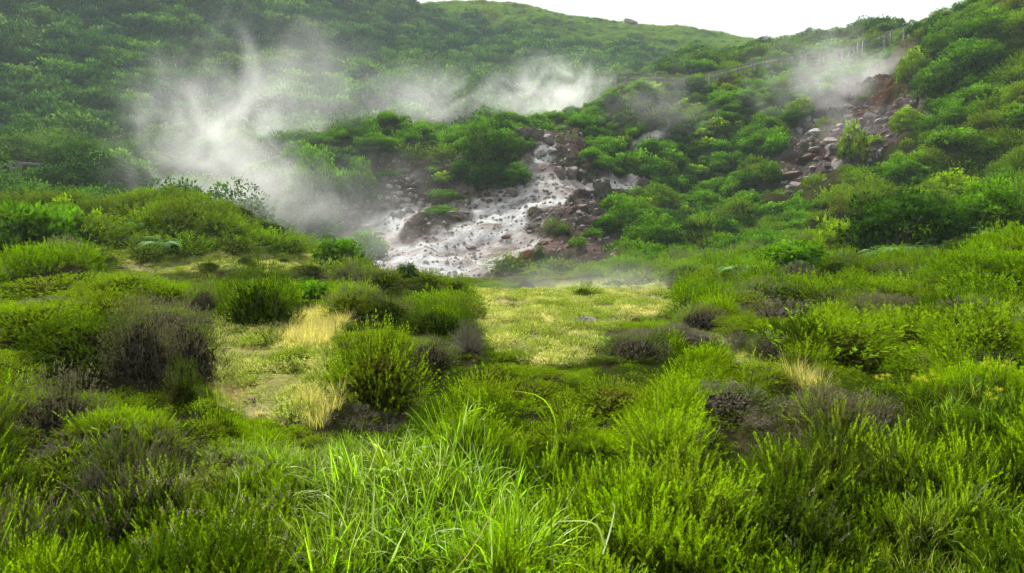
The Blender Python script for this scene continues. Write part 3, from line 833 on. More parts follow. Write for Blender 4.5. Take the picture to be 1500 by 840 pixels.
LIST_B = [
 (670, 428, 42, 24, 'mound', 'tidy rounded heather bush in front of the pale mud pool'), (594, 408, 30, 18, 'darkleaf', 'small dark bush in front of the left end of the mud pool'),
 (625, 420, 50, 20, 'mound', 'low green bush left of the tidy rounded one before the mud pool'), (560, 424, 60, 24, 'mound', 'low misted bush at the foot of the left mound'),
 (770, 425, 36, 20, 'dark', 'dark little bush at the back of the far clearing'), (800, 424, 24, 14, 'dry', 'grey twiggy little bush behind the far clearing'),
 (745, 402, 64, 22, 'slope', 'green bushes spreading at the right front corner of the mud pool'), (790, 384, 24, 24, 'dark', 'dark upright bush on the pink ground right of the mud pool'),
 (815, 398, 60, 16, 'slope', 'long low green bush below the pink ground'), (855, 437, 40, 20, 'slope', 'green cushion bush on the right rear of the far clearing'),
 (905, 425, 60, 22, 'mound', 'grey green bush mass on the right rear lip of the far clearing'), (828, 452, 26, 12, 'heath', 'little green bush in the middle of the far clearing'),
 (840, 470, 44, 12, 'heath', 'flat green plant over the dark hole in the far clearing'), (710, 452, 26, 12, 'mound', 'faint green bush near the left rear of the far clearing'),
 (752, 452, 26, 10, 'mound', 'tiny green bush in the rear middle of the far clearing'), (950, 418, 90, 20, 'slope', 'bright green heath bush beyond the right rear of the far clearing'),
 (1010, 412, 70, 20, 'slope', 'bright green heath bush below the foot of the right slope'), (985, 445, 40, 16, 'slope', 'green cushion at the right tip of the far clearing'),
 (355, 392, 40, 20, 'dark', 'dark cushion bush on the pale stones in front of the left mound'), (300, 396, 40, 14, 'mound', 'green cushion bush on the pale stones left of the dark cushion'),
 (450, 405, 50, 18, 'mound', 'misted cushion bush at the right end of the pale stones'), (140, 395, 50, 18, 'mound', 'cushion bush at the left end of the pale stones'),
 (205, 386, 60, 18, 'mound', 'cushion bush on the left half of the pale stones'), (410, 388, 30, 12, 'mound', 'small cushion bush between the dark cushion and the mist'),
]
LIST_C = [
 (1355, 356, 150, 84, 'darkleaf', 'large dark leafy shrub on the right slope above the line of ferns'), (1470, 340, 110, 66, 'leafy', 'leafy shrub at the right edge above the ferns'),
 (1290, 360, 60, 52, 'leafy', 'leafy shrub against the left side of the large dark one'), (1232, 370, 66, 46, 'lime', 'pale leaved shrub left of the large dark one above the ferns'),
 (1412, 300, 90, 44, 'lime', 'yellow green shrub above and right of the large dark shrub'), (1345, 275, 90, 40, 'leafy', 'leafy shrub directly above the large dark one'),
 (1255, 228, 38, 42, 'lime', 'single leafy shrub growing on the purple rock slide'), (1284, 212, 22, 12, 'lime', 'little green tuft on the right of the rock slide'),
 (1140, 228, 32, 26, 'leafy', 'leafy bush at the lower left of the rock slide'), (1128, 276, 34, 26, 'leafy', 'round bush at the bottom left corner of the rock slide'),
 (1335, 190, 42, 30, 'lime', 'leafy shrub right of the rock slide at its waist'), (1390, 138, 66, 40, 'leafy', 'leafy tree at the upper right of the rock slide'),
 (1400, 92, 60, 30, 'leafy', 'leafy tree near the skyline at upper right'), (1440, 110, 80, 34, 'leafy', 'spreading shrub on the upper right slope'),
 (1345, 128, 44, 40, 'lime', 'lime green shrub on the upper right rim of the rock slide'), (1460, 60, 80, 40, 'leafy', 'shrub just under the skyline at the right'),
 (1378, 46, 30, 22, 'darkleaf', 'shrub leaning over the top end of the handrail'), (1345, 50, 22, 14, 'leafy', 'small bush below the top end of the handrail'),
 (708, 252, 66, 66, 'leafy', 'bushy tree on top of the central rocky outcrop'), (742, 245, 56, 40, 'leafy', 'leafy shrub right of the tree on the central outcrop'),
 (730, 205, 40, 30, 'darkleaf', 'dark shrub topping the central outcrop behind the bushy tree'), (680, 268, 46, 30, 'darkleaf', 'dark leafy shrub below the left of the bushy tree on the outcrop'),
 (716, 285, 70, 34, 'darkleaf', 'dark leafy shrub on the face of the central outcrop'), (757, 275, 44, 30, 'leafy', 'shrub low on the right face of the central outcrop'),
 (652, 282, 34, 16, 'lime', 'bright low shrub left of the central outcrop'), (650, 300, 50, 14, 'leafy', 'flat shrub on the brown bank left of the white cascade'),
 (645, 318, 54, 16, 'leafy', 'lower flat shrub on the brown bank left of the white cascade'), (697, 238, 30, 22, 'lime', 'lime green bush in front of the tree on the outcrop'),
 (565, 262, 40, 14, 'leafy', 'low bush hanging over the pale cliff at left of the hollow'), (545, 236, 60, 22, 'leafy', 'bush capping the left end of the cliff above the hollow'),
 (600, 236, 70, 22, 'mound', 'heath capping the middle of the cliff above the hollow'), (645, 238, 60, 20, 'mound', 'heath capping the right end of the cliff left of the bushy tree'),
 (535, 375, 60, 40, 'leafy', 'misted leafy shrub in front of the left end of the mud pool'), (490, 390, 60, 30, 'leafy', 'misted shrub left of the one before the mud pool'),
 (925, 355, 70, 52, 'leafy', 'bright leafy shrub at the foot of the right slope beside the mud pool'), (965, 372, 90, 50, 'leafy', 'broad green shrub at the foot of the right slope'),
 (885, 340, 36, 20, 'darkleaf', 'dark leafy shrub on the rock right of the mud pool'), (818, 345, 50, 20, 'grey', 'brown heath hummock right of the white mud pool'),
 (1040, 372, 70, 26, 'mound', 'heath hummock at the foot of the right slope left of the yellow rock'), (1180, 400, 110, 34, 'leafy', 'leafy thicket among ferns at the foot of the right slope'),
 (1105, 395, 60, 22, 'leafy', 'leafy bush below the yellow rock at the foot of the right slope'),
 (455, 330, 100, 96, 'leafy', 'large pale green tree in the mist left of the hollow'), (430, 265, 60, 44, 'leafy', 'tree crown behind the large misted tree'),
 (525, 300, 44, 60, 'leafy', 'tall shrub at the left end of the pale cliff'), (398, 250, 70, 40, 'tree', 'tree in the dense steam at the left'),
 (150, 272, 110, 44, 'leafy', 'spreading green tree behind the left mound'), (95, 262, 40, 30, 'darkleaf', 'dark shrub beside the wooden rail at the left'),
 (50, 264, 44, 14, 'leafy', 'low leafy shrub in front of the wooden rail at the left'), (92, 292, 40, 26, 'lime', 'lime leaved shrub on the skyline of the left mound'),
 (25, 370, 90, 60, 'leafy', 'leafy shrub at the left edge at the foot of the mound'), (90, 362, 60, 40, 'leafy', 'second leafy shrub from the left edge at the foot of the mound'),
 (140, 350, 40, 34, 'lime', 'small lime leaved shrub on the lower face of the left mound'), (180, 360, 34, 24, 'lime', 'lime leaved sprig bush at the right foot of the left mound'),
 (80, 322, 40, 30, 'lime', 'lime leaved bush half way up the left mound'), (28, 224, 50, 40, 'darkleaf', 'dark round shrub on the grassy slope above the rail at the left'),
]
SPOTS = []
for a in LIST_A + LIST_B + LIST_C:
    p = hit(a[0], a[1]); d_ = math.hypot(p[0], p[1]); r_ = a[2] / 2 / F * d_
    if d_ < 46: SPOTS.append((p[0], p[1] + r_ * .6, r_, a[0], a[1], a[2], a[3]))

# ------------------------------------------------------------------ plant models
HC = [heather_clump('heather_clump', ['heath', 'twig']) for _ in range(4)] + [heather_clump('heather_clump_tall', ['heath', 'twig'], 12, .34, .08) for _ in range(2)] \
   + [heather_clump('heather_clump_flowering', ['heath', 'twig', 'bloom'], 14, .29, .09, bloom=.5)]
HD = [heather_clump('heather_clump_dry', ['heath_grey', 'twig_grey'], 12, .25, .10, nn=26) for _ in range(2)]
HK = [heather_clump('heather_clump_dark', ['heath_dark', 'twig'], 15, .27, .10) for _ in range(2)]
T1 = [tuft('heath_tuft', ['heath', 'twig'], 110, .22, .20, .12, 15, .024, .006) for _ in range(4)]
T1D = [tuft('heath_tuft_grey', ['heath_grey', 'twig_grey'], 90, .20, .20, .11, 14, .022, .006) for _ in range(2)]
T1K = [tuft('heath_tuft_dark', ['heath_dark', 'twig'], 110, .22, .20, .12, 15, .024, .006) for _ in range(2)]
T2 = [tuft('slope_tuft', ['heath_slope', 'twig'], 90, .30, .30, .17, 9, .05, .014) for _ in range(5)]
T2D = [tuft('slope_tuft_brown', ['heath_grey', 'twig_grey'], 80, .26, .28, .15, 9, .045, .012) for _ in range(2)]
T2M = [tuft('mound_tuft', ['heath_mound', 'twig'], 100, .34, .34, .16, 9, .05, .014) for _ in range(4)]
T3 = [crown_mesh('hillside_shrub', ['leafy', 'twig'], 1., .75, 30, 34, .16, .15) for _ in range(4)]
T3H = [tuft('hillside_heath', ['heath_slope', 'twig'], 240, .75, 1.0, .36, 7, .13, .045) for _ in range(3)]
T4N = [crown_mesh('woodland_crown_near', [k_, 'twig'], 1., z_, 90, 50, .065, .3, clump_r=.2) for k_, z_ in (('wood_leaf', .7), ('wood_light', .6), ('wood_dark', .8), ('wood_leaf', .9))]
T4 = [crown_mesh('woodland_crown', [k_, 'twig'], 1., z_, c_, 36, l_, .35, clump_r=r_) for k_, z_, c_, l_, r_ in (('wood_leaf', .72, 30, .17, .30), ('wood_leaf', .95, 40, .15, .26), ('wood_dark', .6, 26, .18, .36), ('wood_dark', .9, 34, .15, .28), ('wood_light', .65, 34, .15, .24), ('wood_leaf', .5, 26, .2, .36), ('wood_light', .85, 24, .17, .30))]
GT = [grass_tuft('grass_tuft', ['grass', 'grass_pale'], 26, .50, .0115, .05, .9, 8, .10) for _ in range(5)]
GS = [grass_tuft('short_grass_tuft', ['grass', 'grass_pale'], 24, .24, .005, .07, .5, 5, .03, .6) for _ in range(3)]
GD = [grass_tuft('straw_tuft', ['straw'], 34, .26, .0035, .05, .5, 5, 0, .55) for _ in range(3)]
MS = [tuft('moss_cushion', ['moss', 'twig'], 120, .05, .14, .035, 8, .012, .006, .1) for _ in range(3)]
FE = [fern_mesh('fern_plant') for _ in range(2)]
FL = [flower_mesh('flower_plant') for _ in range(2)]

def sample(n, umin, umax, y0, y1):
    """even over the ground inside a wedge"""
    y = np.sqrt(rnd(n) * (y1 * y1 - y0 * y0) + y0 * y0); u = umin + (umax - umin) * rnd(n)
    x = u * y
    z, px, py, rock, white, clear, _ = height(x, y, True)
    dm, rim, cid = domes(x, y, np.hypot(x, y))
    return dict(rim=rim, cid=cid, x=x, y=y, z=z, px=px, py=py, rock=rock, white=white, clear=clear, p=np.stack([x, y, z], 1))
def low(S, top, m=None):
    """plants on the near lip of a clearing stay short: factor on their height"""
    f = np.ones(len(S['x']))
    for k, g in ((1.2, .5), (.8, .35), (.4, .2)):
        tx, ty = proj(S['x'], S['y'], S['z'] + top * k)
        c = (zone(tx, ty, S['y'] + 1, CLEAR, 2, 40) > .3)
        f = np.where(c, g, f)
        w_ = zone(tx, ty, S['y'] + 20, WHITE + PINK, 2, 84) > .3
        f = np.where(w_ & (S['y'] < 42), np.minimum(f, g), f)
        for x0, y0, r0, bx, by, bw, bh in SPOTS:       # nothing tall in front of a bush that stands free
            c = (np.abs(tx - bx) < bw * .5) & (ty > by - bh * .8) & (ty < by + 2) & (S['y'] < y0 - r0 * .3) & (S['y'] > y0 - 4.5 * r0 - 1)
            f = np.where(c, np.minimum(f, g * .9), f)
    for x0, y0, r0, bx, by, bw, bh in SPOTS:
        f = np.where(np.hypot(S['x'] - x0, S['y'] - y0) < r0 * .9, .15, f)
    return f
def keep(S, m): return {k: v[m] for k, v in S.items()}
def poly(S, pl): return inpoly(S['px'], S['py'], pl)

# ---- near heath
GRASSY = [(480, 680), (560, 650), (680, 700), (760, 760), (800, 960), (440, 960), (440, 760), (340, 700), (370, 660)]
S = sample(4700, -.86, .86, 1.25, 5.2)
g = poly(S, GRASSY)
S = keep(S, (S['clear'] < .4) & (~g | (rnd(len(g)) < .62)))
n = len(S['x']); q = fbm(S['x'] / .9, S['y'] / .9, 0, 3, 200); q2 = fbm(S['x'] / 1.6, S['y'] / 1.6, 0, 3, 201)
idx = RNG.integers(0, 6, n)
idx = np.where((rnd(n) < .55) & (q2 > .18), 7 + RNG.integers(0, 2, n), idx)
idx = np.where((rnd(n) < .8) & ((S['rim'] > .5) | (S['cid'] < .34)), 9 + RNG.integers(0, 2, n), idx)  # some cushions dark; dark plants at the rims paint shade between cushions
idx = np.where((rnd(n) < .45) & ((S['px'] < 330) | (S['px'] > 1150)) & (q < .15), 9 + RNG.integers(0, 2, n), idx)
idx = np.where((rnd(n) < .4) & (q2 > .08) & (S['px'] < 330) & (S['y'] > 3), 7 + RNG.integers(0, 2, n), idx)
idx = np.where((rnd(n) < .5) & inpoly(S['px'], S['py'], [(320, 640), (500, 660), (520, 900), (200, 900)]), 6, idx)
sc = (.60 + .55 * rnd(n)) * (1 + .35 * q) * (1 - .35 * S['rim'])
scatter('heather_carpet', HC + HD + HK, S['p'], sc, 'fresh green upright heather filling the foreground with brown twiggy gaps', 'heather', idx=idx, tint=q2, lowf=low(S, .45))

S = sample(9000, -.80, .80, 5.0, 12.5)
S = keep(S, (S['clear'] < .35))
n = len(S['x']); q = fbm(S['x'] / 1.2, S['y'] / 1.2, 0, 3, 202); q2 = fbm(S['x'] / 2.2, S['y'] / 2.2, 0, 3, 203)
idx = RNG.integers(0, 4, n)
idx = np.where((rnd(n) < .85) & (S['cid'] > .86), 4 + RNG.integers(0, 2, n), idx)
idx = np.where((rnd(n) < .8) & ((S['cid'] < .34) | (S['rim'] > .6)), 6 + RNG.integers(0, 2, n), idx)  # dark cushions, and dark tufts at rims as painted shade in the gaps
q2 = q2 + (S['cid'] - .5) * 1.2
scatter('heather_carpet', T1 + T1D + T1K, S['p'], (.75 + .45 * rnd(n)) * (1 + .3 * q) * (1 - .4 * S['rim']), 'dense low heather spreading beyond the foreground on both sides of the grassy clearing', 'heather', idx=idx, tint=q2, lowf=low(S, .4))

# ---- middle distance heath, rolling towards the hollow
S = sample(12500, -.82, .82, 12, 40)
S = keep(S, (S['clear'] < .3) & (S['white'] < .3) & (S['rock'] < .5))
n = len(S['x']); q = fbm(S['x'] / 3, S['y'] / 3, 0, 3, 204); q2 = fbm(S['x'] / 4, S['y'] / 4, 0, 3, 205)
left = (S['px'] < 640) & (S['y'] > 20)
idx = RNG.integers(0, 5, n)
q2 = q2 + (S['cid'] - .5) * 1.2
idx = np.where((rnd(n) < .8) & ((S['cid'] > .82) | ((S['rim'] > .8) & (rnd(n) < .4))), 5 + RNG.integers(0, 2, n), idx)
idx = np.where(left, 7 + RNG.integers(0, 4, n), idx)
scatter('heath_slope', T2 + T2D + T2M, S['p'], (.8 + .5 * rnd(n)) * (1 + .3 * q) * (1 - .45 * S['rim']), 'rolling heath of bright green and olive cushions in the middle distance', 'heath', idx=idx, tint=q2, lowf=low(S, .4))

# ---- small cushions straying onto the clearings
S = sample(30000, -.62, .70, 5, 33)
S = keep(S, (S['clear'] > .05) & (rnd(len(S['x'])) < np.where(S['clear'] < .95, .16, .022)))
n = len(S['x'])
scatter('stray_heather', T1 + T1D + T1K, S['p'], .30 + .55 * rnd(n) ** 2, 'scattered little heather tufts creeping in from the edges of the clearings', 'heather', tint=rn(n) * .6)

# ---- right hillside
S = sample(9000, -.34, .95, 38, 100)
pr = np.where(S['white'] > .2, .0, np.where(S['rock'] > .15, np.where(S['px'] > 1080, .05, .08), 1.0))
tx, ty = proj(S['x'], S['y'], S['z'] + .8)
hide = (zone(tx, ty, S['y'], WHITE + PINK, 30, 84, 3) > .3) | ((zone(tx, ty, S['y'], RROCK, 30, 92, 3) > .3) & (rnd(len(pr)) < .88))
S = keep(S, (rnd(len(pr)) < pr) & ((S['px'] > 470)) & ~hide)
n = len(S['x']); q = fbm(S['x'] / 6, S['y'] / 6, 0, 3, 206); q2 = fbm(S['x'] / 5, S['y'] / 5, 0, 3, 207)
heath = (q2 + .5 * (S['px'] - 1150) / 400 * (S['py'] > 150) > .12) | (S['px'] > 1480)
idx = np.where(heath, 4 + RNG.integers(0, 3, n), RNG.integers(0, 4, n))
q2 = q2 + (S['cid'] - .5)
sc = (.5 + .55 * rnd(n) ** 2) * (1 + .3 * q) * (1 - .4 * S['rim']) * np.where(heath, .95, 1.05)
yr = np.interp(S['px'], [900, 950, 1000, 1050, 1100, 1140, 1200, 1240, 1297, 1345], [85, 86, 88, 90.5, 92.5, 93.5, 93.5, 92.5, 90.5, 86.5])
ridge = (S['px'] > 895) & (S['px'] < 1365) & (S['y'] > yr - 7) & (S['y'] < yr + 2.5)
sc = np.where(ridge, np.minimum(sc, .55) * .6, sc)
scatter('hillside_scrub', T3 + T3H, S['p'] + np.stack([0 * sc, 0 * sc, -.12 * sc], 1), sc, 'low green scrub and heath clothing the slope on the right and the cliff tops', 'scrub', idx=idx, tint=q2)

# ---- far wooded hill
S = sample(10500, -.86, .86, 44, 330)
hill = (S['y'] > np.interp(S['px'], [0, 300, 480, 640, 860, 900, 1100, 1500], [44, 44, 62, 90, 100, 100, 104, 98]))
slope = S['z'] / S['y']
grassland = (S['px'] > 560) & (S['y'] > 185) & (S['z'] > np.interp(S['px'], [560, 700, 900, 1100], [46, 38, 30, 27])) 
tx, ty = proj(S['x'], S['y'], S['z'] + 1.6)
hill &= ~((S['y'] < 68) & inpoly(tx, ty, [(-40, 216), (110, 216), (110, 268), (-40, 268)]))
S = keep(S, hill & ~(grassland & (rnd(len(hill)) < .10)))
n = len(S['x']); q = fbm(S['x'] / 16, S['y'] / 16, 0, 3, 208); q2 = fbm(S['x'] / 25, S['y'] / 25, 0, 3, 209)
gl = (S['px'] > 560) & (S['y'] > 185) & (S['z'] > np.interp(S['px'], [560, 700, 900, 1100], [46, 38, 30, 27]))
near = S['y'] < 130
sc = np.where(gl, .5 + .8 * rnd(n) ** 2, (1.5 + 3.2 * rnd(n) ** 1.5) * (1 + .25 * q)) * np.where(near, .75, 1)
sc = np.where(S['px'] > 930, np.minimum(sc, 1.9), sc)
scl = np.stack([sc, sc, sc * (.7 + .4 * rnd(n))], 1)
idx = np.where((S['y'] < 95) & (rnd(n) < 1), 7 + RNG.integers(0, 4, n), RNG.integers(0, 7, n))
scatter('hillside_woodland', T4 + T4N, S['p'] + np.stack([0 * sc, 0 * sc, -.12 * sc], 1), scl, idx=idx, label= 'thick green woodland covering the far hillside behind the steam', cat='woodland', tint=q2)

S = sample(26000, -.2, .42, 185, 320)
S = keep(S, (S['px'] > 520) & (S['px'] < 1180) & (S['z'] > np.interp(S['px'], [560, 700, 900, 1100], [42, 34, 26, 23])))
n = len(S['x']); q = fbm(S['x'] / 12, S['y'] / 25, 0, 3, 215)
scatter('hilltop_turf', T3H, S['p'] - (0, 0, .1), (.5 + .9 * rnd(n) ** 2), 'pale grassy turf on the top of the far hill under the sky', 'grass', tint=q * 3 + .4)
# ---- grass
S = sample(5200, -.50, .2, 1.3, 7.0)
S = keep(S, poly(S, GRASSY))
S = keep(S, rnd(len(S['x'])) < np.where(S['px'] > 470, .34, .12))
n = len(S['x'])
scatter('tall_grass', GT, S['p'], (.62 + .45 * rnd(n)) * low(S, .4), 'long bright green grass with arching pale blades in the lower middle of the foreground', 'grass', tilt=.15)
S = sample(5000, -.8, .8, 1.5, 12)
S = keep(S, (fbm(S['x'] / 1.1, S['y'] / 1.1, 0, 2, 210) > .30) & (S['clear'] < .5) & (S['px'] > 560))
n = len(S['x'])
scatter('short_grass', GS, S['p'] + (0, 0, .12), (.6 + .4 * rnd(n)) * low(S, .5), 'short fresh grass pushing up through the heather', 'grass')
S = sample(36000, -.62, .70, 5, 30)
S = keep(S, (S['clear'] > .3))
q = fbm(S['x'] / .8, S['y'] / .8, 0, 3, 211)
S1 = keep(S, (q > .05) & (rnd(len(q)) < np.where(S['y'] < 13, .45, .07)))
n = len(S1['x'])
scatter('dry_grass', GD + GS[:1], S1['p'], (.22 + .35 * rnd(n)), 'straw coloured dry grass on the clearings between the heather bushes', 'grass', idx=np.where(rnd(n) < .75, RNG.integers(0, 3, n), 3))
bare = fbm(S['x'] / 1.4, S['y'] / 1.4, 0, 3, 77)
SG_ = sample(26000, -.62, .62, 4, 14)
SG_ = keep(SG_, inpoly(SG_['px'], SG_['py'], [(415, 500), (440, 470), (500, 462), (505, 490), (470, 520), (420, 520)]) | inpoly(SG_['px'], SG_['py'], [(1140, 558), (1165, 556), (1205, 588), (1190, 596)]) | (inpoly(SG_['px'], SG_['py'], [(440, 590), (500, 590), (500, 625), (450, 625)]) & (rnd(len(SG_['x'])) < .4)))
scatter('dry_grass', GD, SG_['p'], .6 + .6 * rnd(len(SG_['x'])), 'taller pale straw grass standing beside the heather domes', 'grass')
S2 = keep(S, (q < .12) & (rnd(len(q)) < np.where(bare > .2, .2, .5)))
n = len(S2['x'])
scatter('moss', MS, S2['p'], .7 + .9 * rnd(n), 'yellow green moss cushions on the open clearings', 'moss')

# ------------------------------------------------------------------ plants one can point at
BUSH = {}
def kit(key, *pair):
    BUSH.setdefault(key, []).append(pair)
for _ in range(3): kit('heath', *tuft('foliage', ['heath', 'twig'], 900, .42, .45, .10, 12, .022, .006, .8, split=True))
for _ in range(2): kit('dark', *tuft('foliage', ['heath_dark', 'twig'], 900, .42, .45, .10, 12, .022, .006, .8, split=True))
for _ in range(2): kit('grey', *tuft('foliage', ['heath_grey', 'twig_grey'], 800, .42, .45, .10, 12, .021, .006, .8, split=True))
for k_, m_ in (('leafy', 'leafy'), ('darkleaf', 'leafy_dark'), ('lime', 'leafy_lime')):
    kit(k_ + '_big', *crown_mesh('foliage', [m_, 'twig'], .45, .40, 120, 60, .034, .06, split=True, clump_r=.17))
for k_, m_ in (('heath', 'heath'), ('dark', 'heath_dark'), ('grey', 'heath_grey')):
    kit(k_ + '_big', *tuft('foliage', [m_, 'twig_grey' if k_ == 'grey' else 'twig'], 3000, .42, .45, .062, 12, .014, .0046, .9, split=True))
for _ in range(3): kit('slope', *tuft('foliage', ['heath_slope', 'twig'], 300, .42, .45, .15, 9, .045, .013, .6, split=True))
for _ in range(2): kit('mound', *tuft('foliage', ['heath_mound', 'twig'], 300, .42, .45, .15, 9, .045, .013, .6, split=True))
for _ in range(3): kit('leafy', *crown_mesh('foliage', ['leafy', 'twig'], .45, .40, 44, 40, .075, .06, split=True, clump_r=.27))
for _ in range(2): kit('lime', *crown_mesh('foliage', ['leafy_lime', 'twig'], .45, .42, 30, 30, .08, .06, split=True, clump_r=.24))
for _ in range(2): kit('darkleaf', *crown_mesh('foliage', ['leafy_dark', 'twig'], .45, .40, 60, 46, .06, .06, split=True, clump_r=.27))
for k_ in ('wood_leaf', 'wood_leaf', 'wood_dark', 'wood_light', 'wood_dark'): kit('tree', *crown_mesh('crown', [k_, 'twig'], .45, .34, 40, 40, .062, .13, split=True, clump_r=.28))
for _ in range(2):
    q = MB(); dm = dry_bush_mesh('foliage_source'); BUSH.setdefault('dry', [])
BUSH['dry'] = []
def dry_pair():
    me = dry_bush_mesh('twigs', .45, .42); return me
for _ in range(2): BUSH['dry'].append((dry_pair(), None))

def plant(name, kitkey, loc, Rr, H, label, cat, group=None, top='foliage', low_='stems'):
    root = bpy.data.objects.new(name, None); COL.objects.link(root)
    root.location = [float(c) for c in loc]; root.rotation_euler = (0, 0, random.random() * 6.28)
    root.empty_display_size = .2
    k = BUSH[kitkey]; fol, st = k[random.randrange(len(k))]
    s = (Rr / .45, Rr / .45, H / .45)
    for nm, me in ((top, fol), (low_, st)):
        if me: link(nm, me, s=s, parent=root)
    return tag(root, label, cat, group)

def bush_at(px, py, w, h, kitkey, name, label, cat='bush', group=None, sink=.06, **kw):
    """a plant whose foot stands at a place on the ground, wide and tall as measured there"""
    p = hit(px, py)
    d = math.hypot(p[0], p[1])
    Rr = w / 2 / F * d * 1.08; H = h / F * d * 1.02
    if d < 14 and w > 1.3 * h: H = max(H - .42 * Rr, .5 * H)      # part of the outline is the near side seen from above
    if kitkey + '_big' in BUSH and Rr > (.55 if kitkey in ('heath', 'dark', 'grey') else 1.1): kitkey += '_big'
    p[2] -= sink * H; p[1] += Rr * .6
    p[2] = min(p[2] + 9, float(height(np.array([p[0]]), np.array([p[1]]))[0])) - sink * H
    return plant(name, kitkey, p, Rr, H, label, cat, group, **kw)

G1 = 'heather bushes round the clearing'
for a in LIST_A:
    bush_at(*a[:5], a[5], a[6], 'bush', G1)

G2 = 'small bushes along the lip of the hollow'
for a in LIST_B:
    bush_at(*a[:5], 'heather_bush' if a[4] in ('mound', 'slope', 'dark', 'heath') else 'small_bush', a[5], 'bush', G2)

G3 = 'leafy shrubs of the slopes'
for a in LIST_C:
    hi = a[4] in ('leafy', 'lime', 'darkleaf', 'tree')
    tree = 'tree' in a[5].split()
    bush_at(*a[:5], 'leafy_tree' if tree else ('leafy_shrub' if hi else 'heather_bush'), a[5], 'tree' if tree else 'shrub', G3, top='crown' if tree else 'foliage', low_='trunk' if tree else 'stems')

def region(n, pl, sep, kits, wr, hr, name, label, cat, group, top='foliage', low_='stems', ymin=0, places=None):
    """individuals spread over a stretch of hillside"""
    xs = [p[0] for p in pl]; ys = [p[1] for p in pl]
    placed = []; tries = 0
    while len(placed) < n and tries < n * 14:
        tries += 1
        px = random.uniform(min(xs), max(xs)); py = random.uniform(min(ys), max(ys))
        if not inpoly(np.array([px]), np.array([py]), pl)[0]: continue
        if any(abs(px - a) < sep and abs(py - b) < sep * .6 for a, b in placed): continue
        p = hit(px, py)
        if p is None or p[1] < ymin or (px < 130 and 40 < p[1] < 74): continue
        Z = np.array([px]), np.array([py]), np.array([p[1]])
        if zone(*Z, WHITE, 37, 84)[0] > 0: continue
        if zone(*Z, BROWN + RROCK, 37, 94)[0] > .3 and random.random() < .8: continue
        tq = proj(p[0], p[1], p[2] + wr[0] * .5)
        if ymin == 0 and zone(np.array([tq[0]]), np.array([tq[1]]), np.array([p[1]]), WHITE + PINK + RROCK, 30, 94, 3)[0] > .3: continue
        placed.append((px, py))
        Rr = random.uniform(*wr) / 2; H = Rr * random.uniform(*hr)
        p[2] -= .1 * H
        lb, gr = label, group
        for cond, words in (places or ()):
            if cond(px, py):
                lb = label.replace('@', words); gr = group + ', ' + words; break
        kk = random.choice(kits)
        look = {'leafy': 'green leafy', 'darkleaf': 'dark leafy', 'lime': 'yellow green', 'mound': 'olive', 'slope': 'bright green', 'dark': 'dark green', 'grey': 'grey brown', 'heath': 'fresh green', 'tree': 'green'}[kk]
        look = ('broad ' if Rr * 2 > (wr[0] + wr[1]) / 2 else 'small ') + look
        if len((look + ' ' + lb).split()) > 16: look = look.split(' ', 1)[1]
        if len((look + ' ' + lb).split()) > 16: look = look.split()[-1]
        plant(name, kk, p, Rr, H, look + ' ' + lb, cat, gr + ', ' + look, top, low_)
region(95, [(0, 20), (470, 20), (470, 215), (0, 230)], 24, ['tree'], (4.6, 8), (.8, 1.1), 'hillside_tree', 'tree of the left far wood, @', 'tree', 'trees of the left far hillside', 'crown', 'trunk', 60, [
 (lambda x, y: y > 175 and x < 200, 'just above the wooden rail'), (lambda x, y: y > 150, 'behind the dense white steam'), (lambda x, y: y < 80 and x < 160, 'in the top left corner'),
 (lambda x, y: y < 80 and x < 320, 'high up above the dense steam'), (lambda x, y: y < 80, 'high up near the skyline'), (lambda x, y: x < 200, 'half way up at the left edge'), (lambda x, y: True, 'half way up behind the thin veil')])
region(110, [(480, 40), (640, 30), (800, 70), (900, 100), (880, 160), (690, 185), (500, 215)], 20, ['tree'], (4.5, 7.5), (.8, 1.1), 'hillside_tree', 'tree of the central far wood, @', 'tree', 'trees of the central far hillside', 'crown', 'trunk', 90, [
 (lambda x, y: y > 145 and x < 620, 'above the pale boardwalk rail'), (lambda x, y: y > 145, 'behind the bushy outcrop tree'), (lambda x, y: y < 90 and x < 620, 'under the skyline dip'),
 (lambda x, y: y < 95, 'just below the high grassland'), (lambda x, y: x < 620, 'half way up left of centre'), (lambda x, y: x < 760, 'half way up above the outcrop'), (lambda x, y: True, 'left of the boardwalk')])
region(85, [(905, 135), (1000, 130), (1140, 110), (1230, 130), (1150, 190), (1110, 290), (1080, 350), (940, 340), (860, 260)], 17, ['leafy', 'leafy', 'darkleaf', 'lime', 'mound'], (1.3, 2.8), (.7, 1.1), 'slope_shrub', 'shrub left of the rock slide, @', 'shrub', 'shrubs on the slope left of the rock slide', places=[
 (lambda x, y: y < 165 and x < 1010, 'right below the boardwalk'), (lambda x, y: y < 165, 'right below the long handrail'), (lambda x, y: y < 230 and x < 980, 'around the pale gully streak'), (lambda x, y: y < 230, 'half way up beside the rock slide'),
 (lambda x, y: x < 960, 'low down beside the mud pool'), (lambda x, y: True, 'low down above the pale yellow rock')])
region(60, [(1370, 30), (1500, 0), (1500, 320), (1300, 330), (1150, 340), (1130, 300), (1290, 240), (1370, 170)], 24, ['slope', 'slope', 'leafy', 'dark'], (1.5, 3.0), (.5, .8), 'slope_shrub', 'scrub hummock on the big right slope, @', 'shrub', 'scrub on the slope right of the rock slide', places=[
 (lambda x, y: y < 110, 'just under the skyline'), (lambda x, y: y < 210, 'at the height of the rock slide'), (lambda x, y: x < 1280, 'directly below the rock slide'), (lambda x, y: True, 'above the large dark leafy shrub')])
